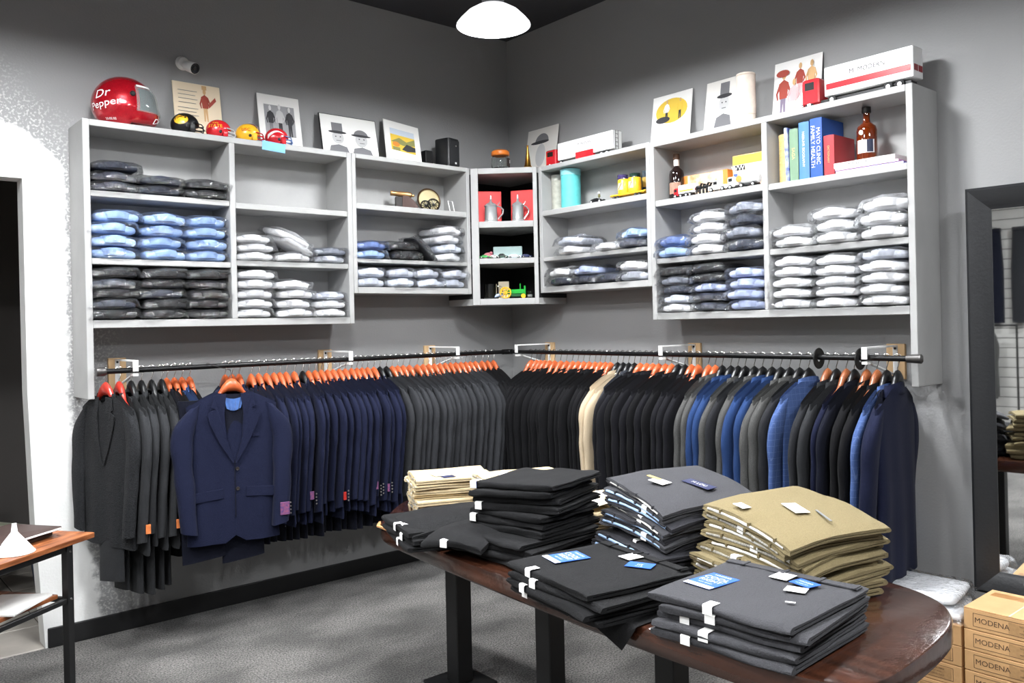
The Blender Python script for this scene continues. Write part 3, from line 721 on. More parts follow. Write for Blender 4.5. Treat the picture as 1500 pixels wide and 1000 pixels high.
def stack(wall, pos, z, cols, where, pitch=.054, w=1.0, dep=-.142, turn=3, col=None):
    base = where
    seen = STK.setdefault((wall, where), []); seen.append(pos)
    for k, c in enumerate(cols):
        where = ', %s, %s stack from the %s, %s' % (LEV[k] if len(cols) > 1 else 'single', ORD[len(seen) - 1], 'doorway' if wall == 'x' else 'corner', base)
        j = R_.uniform(-.012, .012); a = math.radians(R_.uniform(-turn, turn))
        zz = z + .001 + k * pitch
        if wall == 'x': shirt((pos + j, dep + R_.uniform(-.012, .006), zz), a, c, where, sc=(w, 1, pitch / .054))
        else: shirt((dep + .012 + R_.uniform(-.012, .006), pos + j, zz), -PI / 2 + a, c, where, sc=(w, 1, pitch / .054))
D_ = 'of the doorway cabinet'; M__ = 'of the mirror-side cabinet'
# doorway cabinet, bay by the door
for x, c in ((-2.86, ['navy'] * 3), (-2.62, ['navy'] * 2), (-2.385, ['black'] * 2)): stack('x', x, 2.312, c, 'high doorway shelf', .052)
for x, c in ((-2.86, ['blue'] * 4), (-2.622, ['blue'] * 4), (-2.385, ['blue'] * 4)): stack('x', x, 1.972, c, 'middle doorway shelf', .062)
for x, c in ((-2.86, ['black', 'dgrey', 'black', 'dgrey', 'black']), (-2.622, ['black', 'black', 'dgrey', 'black', 'black']), (-2.385, ['black'] * 5)): stack('x', x, 1.661, c, 'doorway cabinet bottom', .053)
# doorway cabinet, other bay
stack('x', -2.12, 1.985, ['white'] * 3, 'under the empty shelves', .05)
shirt((-1.885, -.15, 1.986), 0, 'white', 'lying under the two tipped white shirts')
shirt((-1.88, -.17, 2.068), 0, 'white', 'tipped over the shelf edge of the doorway cabinet', rot=(.18, .42, .25), collar=False)
shirt((-1.905, -.175, 2.115), 0, 'white', 'tipped uppermost over the shelf edge of the doorway cabinet', rot=(.2, .36, .1), collar=False)
stack('x', -1.65, 1.985, ['silver', 'grey'], 'under the empty shelves', .046)
stack('x', -2.12, 1.661, ['white'] * 5, 'bottom bay under empty shelves', .055)
stack('x', -1.885, 1.661, ['white'] * 4, 'bottom bay under empty shelves', .055)
stack('x', -1.655, 1.661, ['white', 'white', 'silver'], 'bottom bay under empty shelves', .052)
# short cabinet with the cannon
stack('x', -1.355, 2.022, ['blue', 'mid'], 'below the bronze cannon', .055)
stack('x', -1.12, 2.022, ['black', 'black'], 'below the bronze cannon', .058, turn=6)
shirt((-.985, -.20, 2.085), 0, 'black', 'slumped between two stacks below the bronze cannon', rot=(.1, .75, .05), collar=False, sc=(.9, .8, .9))
stack('x', -.76, 2.022, ['white', 'pale', 'white', 'white'], 'below the bronze cannon', .060, .95)
for x in (-1.36, -1.145, -.93, -.725): stack('x', x, 1.846, ['pale', 'pale'] if x < -1.3 else ['pale', 'silver', 'pale'][:2], 'cannon cabinet bottom', .062, .92)
# short cabinet with the teal tin
stack('y', -.875, 2.042, ['white', 'silver'], 'below the teal tin', .06, 1.05)
stack('y', -1.20, 2.042, ['white'], 'below the teal tin', .05)
stack('y', -1.415, 2.042, ['dgrey', 'blue'], 'below the teal tin', .06)
stack('y', -.78, 1.843, ['navy', 'white'], 'teal tin cabinet bottom', .06)
stack('y', -1.02, 1.843, ['navy', 'lav'], 'teal tin cabinet bottom', .06)
stack('y', -1.225, 1.843, ['dgrey'], 'teal tin cabinet bottom', .06)
stack('y', -1.42, 1.843, ['silver', 'white'], 'teal tin cabinet bottom', .062)
# mirror-side cabinet
stack('y', -1.735, 1.962, ['blue', 'mid'], 'below the toy trucks', .062)
stack('y', -1.965, 1.962, ['white'] * 4, 'below the toy trucks', .06)
stack('y', -2.205, 1.962, ['dgrey', 'grey', 'dgrey', 'grey'], 'below the toy trucks', .066)
stack('y', -1.735, 1.644, ['white', 'pale', 'dgrey', 'grey', 'black'], 'bottom bay below toy trucks', .052)
stack('y', -1.965, 1.644, ['dgrey', 'navy', 'lav', 'black', 'black'], 'bottom bay below toy trucks', .053)
stack('y', -2.205, 1.644, ['lav'] * 4, 'bottom bay below toy trucks', .058)
stack('y', -2.485, 1.957, ['white', 'white'], 'below the books', .055)
stack('y', -2.715, 1.957, ['white'] * 3, 'below the books', .06)
stack('y', -2.955, 1.957, ['white'] * 3, 'below the books', .066)
stack('y', -2.485, 1.644, ['white'] * 5, 'bottom bay below books', .054)
stack('y', -2.72, 1.644, ['white'] * 5, 'bottom bay below books', .052)
stack('y', -2.955, 1.644, ['white'] * 4 + ['silver'], 'bottom bay below books', .054)
# ---------------------------------------------------------------- things on top of and inside the cabinets
def Wl(wall, pos, dep, z, turn=0.0):
    return ((pos, -dep, z), turn) if wall == 'x' else ((-dep, pos, z), -PI / 2 + turn)
def place(name, wall, pos, dep, z, label, cat, turn=0.0, group=None):
    l, r = Wl(wall, pos, dep, z, turn); return empty(name, l, r, label, cat, group)
TOPL, TOPR = 2.6655, 2.6505
def C_(name, col, rough=.45, **k): return mat(name, col, rough, **k)
RED = C_('red_enamel', 'c4202a', .25, coat=.5); WHT = C_('white_enamel', 'f1f1f0', .3, coat=.4); YEL = C_('yellow_enamel', 'efb52a', .35, coat=.3); GRN = C_('green_enamel', '1f9a36', .3, coat=.4)
BLK = C_('black_enamel', '141416', .3); GRY = C_('grey_ink', '77777a', .8); LGR = C_('pale_grey_ink', 'c4c4c4', .8); DKG = C_('dark_ink', '3a3a3d', .8); YLK = C_('yellow_ink', 'e6c24a', .8); OLV = C_('olive_ink', '8b8a55', .8)
REDK = C_('red_brown_ink', 'a0463a', .8); TANK = C_('tan_ink', 'cfa878', .8); PNK = C_('pink_ink', 'd9aeb0', .8); VIO = C_('violet_grey_ink', '7d7386', .8); SKY = C_('painter_tape_blue', '7fb8ea', .7); BLU = C_('blue_cloth', '27509a', .6); CREAM = C_('cream_card', 'ead9bd', .8); GRN2 = C_('dull_green_cloth', '6f8a72', .7)
def ell(cx, cy, rx, ry, n=16, a0=0, a1=2 * PI):
    return [(cx + rx * math.cos(a0 + (a1 - a0) * i / n), cy + ry * math.sin(a0 + (a1 - a0) * i / n)) for i in range(n + (0 if abs(a1 - a0 - 2 * PI) < 1e-6 else 1))]
def rc(x0, x1, y0, y1): return [(x0, y0), (x1, y0), (x1, y1), (x0, y1)]
def flat(poly, y, nm, m_, par, sx=1, sz=1):
    n = len(poly); vs = [(x * sx, y, z * sz) for x, z in poly] + [(x * sx, y + .0006, z * sz) for x, z in poly]
    return MB().add(vs, [tuple(range(n)), tuple(range(2 * n - 1, n - 1, -1))] + [(i, (i + 1) % n, (i + 1) % n + n, i + n) for i in range(n)]).build(nm, m_, par, 0)
def picture(wall, pos, z, w, h, label, shapes, card=M_paper, lean=.17, turn=0.0, edge=None, dep=None, roll=0.0):
    dep = dep if dep is not None else h * math.sin(lean) + .012
    o = place('picture', wall, pos, dep, z, label, 'picture', turn)
    o.rotation_euler[0] = 0
    rig = MB().box(-w / 2, w / 2, 0, .006, 0, h, .0012)
    tilt = (-lean, roll, 0)
    b = rig.build('board', card, o, 0, rot=tilt)
    if edge: MB().box(-w / 2 - .004, w / 2 + .004, .002, .012, -.0, h + .004).build('frame', edge, o, 0, rot=tilt)
    for k, (m_, poly) in enumerate(shapes):
        flat([(x * w, v * h) for x, v in poly], -.0009 - .0003 * k, 'print', m_, b)
    return o
def hat_man(cx, cy, s, top=True, face=LGR):
    sh = [(face, ell(cx, cy, .11 * s, .16 * s))]
    if top: sh += [(GRY, rc(cx - .10 * s, cx + .10 * s, cy + .14 * s, cy + .36 * s)), (DKG, ell(cx, cy + .13 * s, .17 * s, .035 * s))]
    else: sh += [(GRY, ell(cx, cy + .10 * s, .13 * s, .14 * s, 14, 0, PI)), (DKG, ell(cx, cy + .10 * s, .18 * s, .03 * s))]
    sh += [(GRY, [(cx - .2 * s, cy - .42 * s), (cx - .15 * s, cy - .22 * s), (cx, cy - .17 * s), (cx + .15 * s, cy - .22 * s), (cx + .2 * s, cy - .42 * s)]), (DKG, ell(cx - .04 * s, cy + .02 * s, .015 * s, .012 * s, 8)), (DKG, ell(cx + .045 * s, cy + .02 * s, .015 * s, .012 * s, 8)), (GRY, rc(cx - .04 * s, cx + .05 * s, cy - .085 * s, cy - .07 * s))]
    return sh
def person(cx, cy, s, coat, legs, head=TANK):
    return [(legs, [(cx - .07 * s, cy), (cx - .02 * s, cy), (cx, cy + .3 * s), (cx + .03 * s, cy), (cx + .08 * s, cy), (cx + .07 * s, cy + .42 * s), (cx - .07 * s, cy + .42 * s)]), (coat, [(cx - .1 * s, cy + .38 * s), (cx + .1 * s, cy + .38 * s), (cx + .13 * s, cy + .7 * s), (cx, cy + .78 * s), (cx - .13 * s, cy + .7 * s)]), (head, ell(cx, cy + .86 * s, .055 * s, .085 * s, 12)), (coat, [(cx - .12 * s, cy + .70 * s), (cx - .2 * s, cy + .5 * s), (cx - .16 * s, cy + .36 * s), (cx - .13 * s, cy + .38 * s), (cx - .15 * s, cy + .5 * s), (cx - .08 * s, cy + .62 * s)]), (coat, [(cx + .12 * s, cy + .70 * s), (cx + .2 * s, cy + .52 * s), (cx + .13 * s, cy + .40 * s), (cx + .11 * s, cy + .43 * s), (cx + .15 * s, cy + .52 * s), (cx + .08 * s, cy + .62 * s)])]
lines = lambda x0, x1, y0, n, dy, m_=LGR: [(m_, rc(x0, x1 - .04 * (i % 2), y0 - i * dy, y0 - i * dy + .008)) for i in range(n)]
picture('x', -2.345, TOPL, .27, .345, 'cream card print of a dancing figure in hat and red coat beside the racing helmet', person(.16, .36, .60, REDK, TANK) + [(TANK, rc(.11, .21, .91, .98)), (REDK, [(.22, .66), (.38, .80), (.40, .74), (.24, .60)])] + lines(-.4, 0, .85, 4, .07, GRY) + lines(-.42, .0, .55, 3, .06, GRY), CREAM)
picture('x', -1.85, TOPL, .27, .355, 'framed black and white group photograph behind the mini helmets', [(C_('photo_grey', '9c9c9e', .6), rc(-.36, .36, .28, .82))] + person(-.22, .28, .56, DKG, GRY, C_('photo_skin', 'd9d9d8', .6)) + person(0, .28, .60, LGR, DKG, C_('photo_skin', 'd9d9d8', .6)) + person(.23, .28, .56, DKG, DKG, C_('photo_skin', 'd9d9d8', .6)), M_paper)
picture('x', -1.39, TOPL, .40, .285, 'wide grey pencil print of two men in hats', hat_man(-.22, .48, .95) + hat_man(.2, .48, 1.0, False), M_paper, edge=M_black_metal, dep=.10, lean=.2)
picture('x', -1.02, TOPL, .28, .31, 'white print with a yellow field landscape tilted beside the loudspeaker', [(YLK, rc(-.34, .34, .30, .82)), (C_('sky_ink', 'c9d3e0', .8), rc(-.34, .34, .68, .82)), (OLV, [(-.34, .5), (-.1, .62), (.1, .55), (.34, .66), (.34, .5), (0, .45)]), (DKG, [(-.05, .35), (.1, .5), (.34, .46), (.34, .36), (.1, .32)]), (C_('orange_ink', 'd88a3a', .8), ell(-.2, .45, .1, .06)), (OLV, rc(-.3, -.1, .30, .38))], M_paper, lean=.3, roll=.10, dep=.14)
picture('y', -.40, TOPR, .32, .35, 'grey print of a round hat behind the brass horn', [(GRY, ell(.0, .70, .22, .18, 16, 0, PI)), (DKG, ell(-.06, .70, .30, .035)), (LGR, ell(0, .42, .16, .24))], C_('off_white_card', 'e3e0da', .8))
picture('y', -1.565, TOPR, .30, .335, 'white calendar print with a yellow oval of people', [(YLK, ell(0, .68, .40, .23, 24))] + person(-.12, .50, .42, M_paper, DKG, TANK) + person(.22, .50, .40, YLK, DKG, TANK) + [(DKG, ell(-.2, .53, .18, .06))] + lines(-.42, .35, .36, 3, .08), M_paper, lean=.14)
picture('y', -1.965, TOPR, .29, .335, 'pencil portrait print of a man in a tall top hat beside the paper tube', hat_man(-.05, .56, 1.05), C_('warm_white_card', 'efece6', .8), lean=.16)
picture('y', -2.41, TOPR, .28, .335, 'coloured print of a marching band of standing figures behind the red truck cab', person(-.28, .08, .8, REDK, VIO) + person(.06, .35, .6, REDK, PNK) + person(.3, .33, .62, TANK, CREAM) + person(-.05, .06, .65, PNK, CREAM) + [(REDK, ell(-.3, .80, .14, .06))], M_paper, lean=.14)

# racing helmet
def hel_r(az, el):   # radii of the shell; front is az=0 (+x)
    rx, ry, rz_ = .158, .122, .152
    f = max(0, math.cos(az))
    k = 1.0
    if el < 0: k += .20 * f ** 2 * min(1, -el / .5); rr_x = rx
    x = rx * math.cos(el) * math.cos(az) * k; y = ry * math.cos(el) * math.sin(az) * (1 + (.03 if el < 0 else 0)); z = rz_ * math.sin(el)
    return Vector((x, y, z))
def hel_pt(az, el, s=1.0):
    p = hel_r(az, el); p = p * s; p.z = max(p.z, -.118 + (.018 if math.cos(az) > .2 else 0)); return (p.x, p.y, p.z + .118)
def helmet():
    o = place('racing_helmet', 'x', -2.775, .15, TOPL, 'glossy metallic red full-face racing helmet with a clear visor', 'helmet', math.radians(-14))
    MR = mat('metallic_red_paint', 'a8101f', .22, metal=.35, coat=1.0, var=.15, vscale=200)
    MB().grid(lambda u, v: hel_pt(2 * PI * u, -1.25 + (1.25 + PI / 2 - .001) * v), 44, 24).build('shell', MR, o, 70)
    MB().grid(lambda u, v: hel_pt(-1.1 + 2.2 * u, -.24 + .78 * v, 1.006), 26, 10).build('eye_port', mat('dark_helmet_lining', '0e0e10', .6), o, 70)
    Mv = mat('smoked_visor', 'aab4b4', .05, alpha=.35, spec=.8)
    MB().grid(lambda u, v: hel_pt(-1.22 + 2.44 * u, -.28 + .88 * v, 1.05), 26, 10).build('visor', Mv, o, 70)
    p = Vector(hel_pt(-1.32, .28, 1.03)); nrm = Vector((.3, -1, .1)).normalized(); q = nrm.to_track_quat('Z', 'Y').to_matrix().to_4x4()
    MB().lathe([(.0001, .006), (.010, .006), (.014, .002), (.014, -.008)], 16, T(*p) @ q).build('visor_pivot', M_black_metal, o)
    MB().grid(lambda u, v: hel_pt(-1.15 + .62 * u, .56 + .08 * v, 1.056), 8, 3).build('visor_strip', WHT, o, 70)
    def on_h(az0, el0, s=1.012, slant=.22): return lambda x, y: hel_pt(az0 + (x) / .125, el0 + (y + slant * x) / .15, s)
    text_mb('Dr', .062, on_h(-2.30, .24, 1.022), bold=.0).build('lettering', WHT, o, 0)
    text_mb('Pepper', .050, on_h(-2.24, -.10, 1.022), bold=.0).build('lettering', WHT, o, 0)
    text_mb('23.02.02', .016, on_h(-2.1, -.62, slant=0)).build('lettering', WHT, o, 0)
    text_mb('Dr', .045, on_h(-.28, -.52, 1.012)).build('lettering', WHT, o, 0)
helmet()
def mini_helmet(x, r, label, colr, maskcol, logo):
    o = place('mini_football_helmet', 'x', x, .19, TOPL, label, 'helmet', math.radians(-18))
    def pt(az, el, s=1.0):
        k = 1.0
        px, py, pz = r * 1.12 * math.cos(el) * math.cos(az), r * .92 * math.cos(el) * math.sin(az), r * math.sin(el)
        fr = math.cos(az)
        zmin = -r * .78 if fr < .45 else -r * .1
        return (px * s, py * s, max(pz * s, zmin) + r * .78)
    MB().grid(lambda u, v: pt(2 * PI * u, -1.2 + (1.2 + PI / 2 - .001) * v), 30, 16).build('shell', colr, o, 60)
    # jaw flaps
    for s in (-1, 1): MB().box(r * .35, r * .8, s * r * .72, s * r * .86, .008, r * .8, .006).build('jaw_flap', colr, o)
    fm = MB()
    for z, k in ((.12, 1.0), (.42, 1.08), (.72, 1.02)):
        fm.tube([(r * .7, -r * .8, z * r + .01), (r * 1.25 * k, -r * .5, z * r + .005), (r * 1.42 * k, 0, z * r), (r * 1.25 * k, r * .5, z * r + .005), (r * .7, r * .8, z * r + .01)], .0032, 6)
    for y in (-.25, .25): fm.tube([(r * 1.38, y * r, .12 * r), (r * 1.45, y * r, .42 * r), (r * 1.38, y * r, .72 * r)], .0032, 6)
    fm.build('face_mask', maskcol, o)
    ear = Vector(pt(-1.45, -.25, 1.0)); MB().sphere((ear.x, ear.y, ear.z), (.009, .003, .009), 10, 6).build('ear_hole', BLK, o)
    for txt, m_, size, az, el in logo:
        if txt == 'disc': MB().grid(lambda u, v: pt(az + size * math.cos(2 * PI * u) * v, el + size * .8 * math.sin(2 * PI * u) * v, 1.012), 20, 3).build('emblem', m_, o, 70)
        elif txt == 'horn':
            MB().grid(lambda u, v: pt(az - .7 + 1.5 * u, el + .55 * math.sin(u * 2.6) - .2 + (v - .5) * .42 * (1 - u * .9), 1.012), 14, 3).build('emblem', m_, o, 70)
        elif txt == 'stripe': MB().grid(lambda u, v: (r * 1.13 * math.cos(-.2 + (PI * .95) * u), (v - .5) * .016, r * 1.008 * math.sin(-.0 + PI * .95 * u) + r * .785), 20, 1).build('stripe', m_, o, 70)
        else: text_mb(txt, size, lambda x, y: pt(az + x / r, el + y / r, 1.02), bold=0.0).build('lettering', m_, o, 0)
mini_helmet(-2.475, .066, 'black mini football helmet with a yellow round emblem', BLK, BLK, [('disc', YEL, .55, -1.9, .35), ('horn', BLK, .3, -1.9, .33), ('disc', BLK, .09, -1.55, .5)])
mini_helmet(-2.29, .060, 'red mini football helmet with yellow lettering and a pale face mask', RED, LGR, [('STATE', YEL, .026, -1.9, .25), ('Iowa', YEL, .018, -1.9, .62)])
mini_helmet(-2.12, .060, 'yellow mini football helmet with a red face mask', YEL, RED, [('USC', RED, .026, -1.8, .3), ('stripe', RED, 0, 0, 0)])
mini_helmet(-1.945, .060, 'red mini football helmet with a white swoosh emblem by the blue tape', RED, C_('blue_grey_mask', '5a76a8', .4), [('horn', WHT, .4, -1.8, .2)])
o = MB().box(-.07, .07, -.0015, 0, -.026, .026).add([(-.07, -.0015, .026), (.07, -.0015, .026), (.07, .03, .0275), (-.07, .03, .0275)], [(0, 1, 2, 3)]).build('tape_strip', SKY, None, 0, loc=(-2.005, LF - .0005, TOPL - .0245), rot=(0, .06, 0)); setp(o, 'strip of pale blue painter tape on the cabinet top edge', 'tape')
# security camera
sc_ = empty('security_camera', (-2.395, -.002, 3.10), 0, 'white bullet security camera high on the grey wall above the cream print', 'camera')
MB().lathe([(.0001, .022), (.028, .022), (.036, .012), (.04, 0)], 24, T(-.02, 0, .012) @ RX(PI / 2)).build('mount', M_white, sc_)
q = Vector((.35, -1, -.45)).normalized().to_track_quat('Z', 'Y').to_matrix().to_4x4(); cm = T(-.01, -.02, .0) @ q
MB().lathe([(.0001, -.005), (.022, 0), (.03, .02), (.032, .085), (.030, .088)], 24, cm, cap=False).build('housing', M_white, sc_)
MB().lathe([(.030, .086), (.024, .086), (.022, .078), (.0001, .078)], 24, cm, cap=False).build('lens_ring', M_blackplastic, sc_)
MB().sphere((0, 0, .078), (.011, .011, .007), 14, 8, cm).build('lens', mat('lens_glass', '101418', .05, coat=1), sc_)
# loudspeaker and small dark box
sp = place('loudspeaker', 'x', -.685, .15, TOPL, 'black bookshelf loudspeaker on the short cabinet by the corner', 'speaker', .25)
MB().prism(rrect(.12, .13, .02), 0, .205, None, .008).build('box', M_blackplastic, sp)
MB().box(-.05, .05, -.069, -.064, .02, .19, .004).build('grille', mat('speaker_cloth', '222325', .9, bump=.3, bscale=500), sp)
MB().sphere((.012, -.07, .155), (.008, .003, .008), 10, 6).build('tweeter', M_chrome, sp); MB().box(.0, .016, -.071, -.069, .03, .042).build('badge', M_white, sp, 0)
o = place('bookend', 'x', -.79, .07, TOPL, 'small black bookend box behind the loudspeaker', 'box'); MB().box(-.03, .03, -.02, .05, 0, .13, .004).build('body', M_blackplastic, o); MB().box(-.026, .026, -.022, -.02, .01, .12).build('front', M_black_metal, o, 0)
# glass jar with orange lid on the corner cabinet (only the jar is built)
jr = empty('glass_jar', (-.36, -.33, 2.66), .6, 'clear glass jar with an orange lid and dark label on the corner cabinet', 'jar')
MB().lathe([(.0001, .004), (.05, .004), (.062, .016), (.066, .05), (.062, .09), (.05, .105), (.05, .112), (.047, .112), (.047, .104), (.058, .088), (.062, .05), (.058, .02), (.0001, .01)], 28, cap=False).build('glass', M_glass, jr)
MB().lathe([(.0001, .104), (.058, .104), (.064, .112), (.062, .132), (.05, .142), (.0001, .145)], 28).build('lid', C_('orange_lid', 'dd7a2c', .4), jr)
MB().grid(lambda u, v: (.0668 * math.sin(-.55 + 1.1 * u), -.0668 * math.cos(-.55 + 1.1 * u), .025 + .06 * v), 10, 1).build('label', C_('dark_brown_label', '2a211e', .6), jr, 60)
MB().grid(lambda u, v: (.0674 * math.sin(-.12 + .24 * u), -.0674 * math.cos(-.12 + .24 * u), .05 + .022 * v), 5, 1).build('label_emblem', M_paper, jr, 60)
# brass horn
o = empty('brass_horn', (-.275, -.52, 2.66), 0, 'small conical brass horn standing on the edge of the corner cabinet', 'horn')
MB().lathe([(.0001, 0), (.030, 0), (.031, .006), (.022, .02), (.014, .08), (.007, .13), (.006, .15), (.009, .155), (.0001, .157)], 20).build('cone', M_gold, o); MB().lathe([(.0195, .016), (.0215, .019), (.0195, .022)], 20, cap=False).build('ring', M_gold, o)

# toy trucks -----------------------------------------------------------------------
WHEEL = MB().lathe([(.0001, -.007), (.010, -.007), (.0125, -.005), (.0125, .005), (.010, .007), (.0001, .007)], 14, RX(PI / 2)).mesh('wheel'); HUB = MB().lathe([(.0001, -.001), (.006, -.001), (.006, .0012), (.0001, .002)], 10, RX(PI / 2)).mesh('hub')
def wheels(par, xs, y, r, hub=M_chrome):
    for x in xs:
        for s in (-1, 1):
            wv = link('wheel', WHEEL, M_rubber, par, (x, s * y, r), scale=(r / .0125, .8, r / .0125)); link('hub', HUB, hub, wv, (0, -.0075 * 1 if s < 0 else .0075, 0), rot=(0, 0, 0))
def truck(wall, pos, dep, z, L, H, label, cabm, trailer=WHT, stripe=None, cabL=.11, wid=.075, txt=None, tank=False, scale=1.0, turn=0.0, ladder=False, gap=.015, group=None):
    o = place('toy_truck', wall, pos, dep, z, label, 'toy truck', turn, group)
    wr = .018 * scale; c0 = -L / 2
    ch = H * .80
    cab = MB().box(c0, c0 + cabL * .62, -wid / 2, wid / 2, wr * .9, ch, .006 * scale).build('cab', cabm, o)
    MB().box(c0 - .0015, c0 + .002, -wid * .42, wid * .42, ch * .62, ch * .9).build('windscreen', BLK, cab, 0)
    MB().box(c0 + cabL * .12, c0 + cabL * .45, -wid / 2 - .001, wid / 2 + .001, ch * .62, ch * .88).build('side_window', BLK, cab, 0)
    MB().box(c0 - .004, c0 + .004, -wid * .48, wid * .48, wr * .7, wr * 1.3, .001).build('bumper', M_chrome, cab, 0)
    MB().box(c0 + .01, L / 2 - .02, -wid * .3, wid * .3, wr * .9, wr * 1.5).build('chassis', M_black_metal, o, 0)
    t0 = c0 + cabL * .62 + gap
    if tank:
        MB().tube([(t0, 0, H * .55), (t0 + .01, 0, H * .55), (L / 2 - .01, 0, H * .55), (L / 2, 0, H * .55)], [wid * .3, wid * .5, wid * .5, wid * .3], 16).build('tank', trailer, o)
        tr_ = o
    else:
        tr_ = MB().box(t0, L / 2, -wid / 2, wid / 2, wr * 1.9, H, .003).build('trailer', trailer, o)
        if stripe:
            zz = wr * 1.9 + (H - wr * 1.9) * .22; zt = wr * 1.9 + (H - wr * 1.9) * .42
            MB().box(t0 + .01, L / 2 - .012, -wid / 2 - .0012, wid / 2 + .0012, zz, zt).build('stripe', stripe, tr_, 0)
            for s in (-1, 1): MB().box(L / 2 - .001, L / 2 + .0015, s * wid * .04, s * wid * .42, zz, zt).build('door_panel', C_('dark_red_door', '8c1f26', .4), tr_, 0)
        if txt:
            f = lambda x, y: (x, -wid / 2 - .0016, y)
            tm_ = text_mb(txt[0], txt[1], f, bold=0.0); tm_.v = [(x + (t0 + L / 2) / 2, y, z_ + wr * 1.9 + (H - wr * 1.9) * .66) for x, y, z_ in tm_.v]; tm_.build('lettering', BLK, tr_, 0)
        if ladder:
            lm = MB()
            for y in (-.012, .012): lm.cyl((L / 2 + .006, y - .01, wr), (L / 2 + .006, y - .01, H), .0015, 5)
            for k in range(5): lm.cyl((L / 2 + .006, -.022, wr * 1.4 + k * H * .17), (L / 2 + .006, .002, wr * 1.4 + k * H * .17), .0015, 5)
            lm.build('ladder', M_black_metal, tr_)
    wheels(o, [c0 + cabL * .25, t0 + .03 * scale, L / 2 - .055 * scale, L / 2 - .1 * scale] if not tank else [c0 + cabL * .25, t0 + .03, L / 2 - .03], wid * .42, wr, M_white)
    return o
truck('y', -2.815, .15, TOPR, .56, .185, 'large red cab toy truck with a white trailer and red stripe', RED, WHT, RED, .15, .10, ('M  MODERN', .032), scale=1.2, gap=.03)
tk2 = truck('y', -.92, .15, TOPR, .62, .15, 'red cab toy truck with a long plain white trailer and rear ladder', RED, WHT, None, .16, .085, ('M  MODERN', .022), ladder=True, gap=.02)
MB().box(-.02, .14, -.0465, -.02, .016, .062, .002).build('side_tank', RED, tk2, 0)
# paper tube
o = place('paper_tube', 'y', -2.155, .12, TOPR, 'tall cream paper tube standing beside the top hat portrait', 'tube'); MB().lathe([(.0001, 0), (.05, 0), (.052, .003), (.05, .06), (.052, .12), (.05, .2), (.051, .288), (.047, .29), (.0001, .29)], 24).build('tube', C_('cream_paper_tube', 'e9dccf', .8, var=.08, vscale=25), o)
for z in (.275, .06): MB().lathe([(.0505, 0), (.0525, .003), (.0505, .006)], 24, T(0, 0, z), cap=False).build('band', C_('tube_band', 'd8c6b4', .7), o)

# shelf with cannon ---------------------------------------------------------------
zc = 2.3645
o = place('photo_frame', 'x', -1.43, .16, zc, 'dark framed photograph leaning at the side of the cannon shelf', 'picture', math.radians(62))
MB().box(-.09, .09, 0, .012, 0, .22, .002).build('frame', C_('dark_walnut', '3b2a20', .5), o, 0, rot=(-.2, 0, 0)); MB().box(-.075, .075, -.0015, 0, .015, .205).build('photograph', C_('sepia_photo', '8d8f92', .5, col2='3c352f', vscale=18), o, 0, rot=(-.2, 0, 0))
cn = place('toy_cannon', 'x', -1.04, .14, zc, 'bronze model cannon on a dark wooden carriage', 'model cannon', math.radians(-28))
M_bronze = C_('bronze', 'a57f55', .4, metal=.8); M_car = C_('dark_carriage_wood', '3f2720', .5)
MB().lathe([(.0001, .0), (.008, .0), (.016, .0), (.018, .008), (.0165, .012), (.0165, .05), (.019, .06), (.021, .12), (.018, .135), (.008, .142), (.008, .155), (.0001, .16)], 18, T(-.085, 0, .112) @ RY(PI / 2 + .12)).build('barrel', M_bronze, cn)
MB().lathe([(.0001, -.001), (.010, -.001), (.010, .0005)], 14, T(-.0855, 0, .112) @ RY(PI / 2 + .12)).build('bore', BLK, cn)
MB().box(-.055, -.01, -.03, .03, 0, .085, .003).build('carriage_block', C_('black_carriage', '221d1b', .5), cn)
MB().prism([(-.01, 0), (.10, 0), (.085, .035), (.06, .065), (.03, .088), (-.01, .09)], -.028, .028, RX(PI / 2)).build('carriage_cheek', M_car, cn)
for x in (-.04, .07):
    for s in (-1, 1): MB().lathe([(.0001, -.004), (.012, -.004), (.012, .004), (.0001, .004)], 12, T(x, s * .035, .012) @ RX(PI / 2)).build('wheel', M_car, cn)
ds = place('display_plate', 'x', -.815, .10, zc, 'round bronze edged plate with a wheeled cannon relief', 'plate', math.radians(-12))
q = T(0, 0, .082) @ RX(PI / 2 - .2)
MB().lathe([(.0001, 0), (.07, 0), (.082, .006), (.082, .014), (.074, .016), (.07, .010), (.0001, .010)], 30, q).build('plate', C_('pale_brass_plate', 'cfc39a', .35, metal=.5), ds)
MB().lathe([(.074, .012), (.084, .010), (.086, .014), (.080, .02), (.074, .016)], 30, q, cap=False).build('rim', C_('brown_bronze', '57422f', .4, metal=.6), ds)
for cxx, r_ in ((.028, .042), (-.03, .034)):
    wm = MB(); cz = r_ - .082 + .008
    N = 20
    wm.tube([(cxx + r_ * math.cos(2 * PI * i / N), cz + r_ * math.sin(2 * PI * i / N), .02) for i in range(N + 1)], .004, 6, q)
    for i in range(10): wm.tube([(cxx, cz, .02), (cxx + r_ * math.cos(2 * PI * i / 10), cz + r_ * math.sin(2 * PI * i / 10), .02)], .0022, 5, q)
    wm.build('spoked_wheel', BLK, ds)
MB().box(-.075, .075, .0, .025, 0, .008, .002).build('foot', C_('brown_bronze', '57422f', .4, metal=.6), ds)
o = place('card_stand', 'x', -.69, .18, zc, 'tiny white wire card stand', 'stand', .2)
MB().tube([(-.022, -.02, .002), (-.022, 0, .08), (.022, 0, .08), (.022, -.02, .002)], .003, 6).build('wire_front', M_white, o); MB().tube([(-.022, .03, .003), (.022, .03, .003), (.022, -.02, .003)], .0025, 6).build('wire_base', M_white, o)

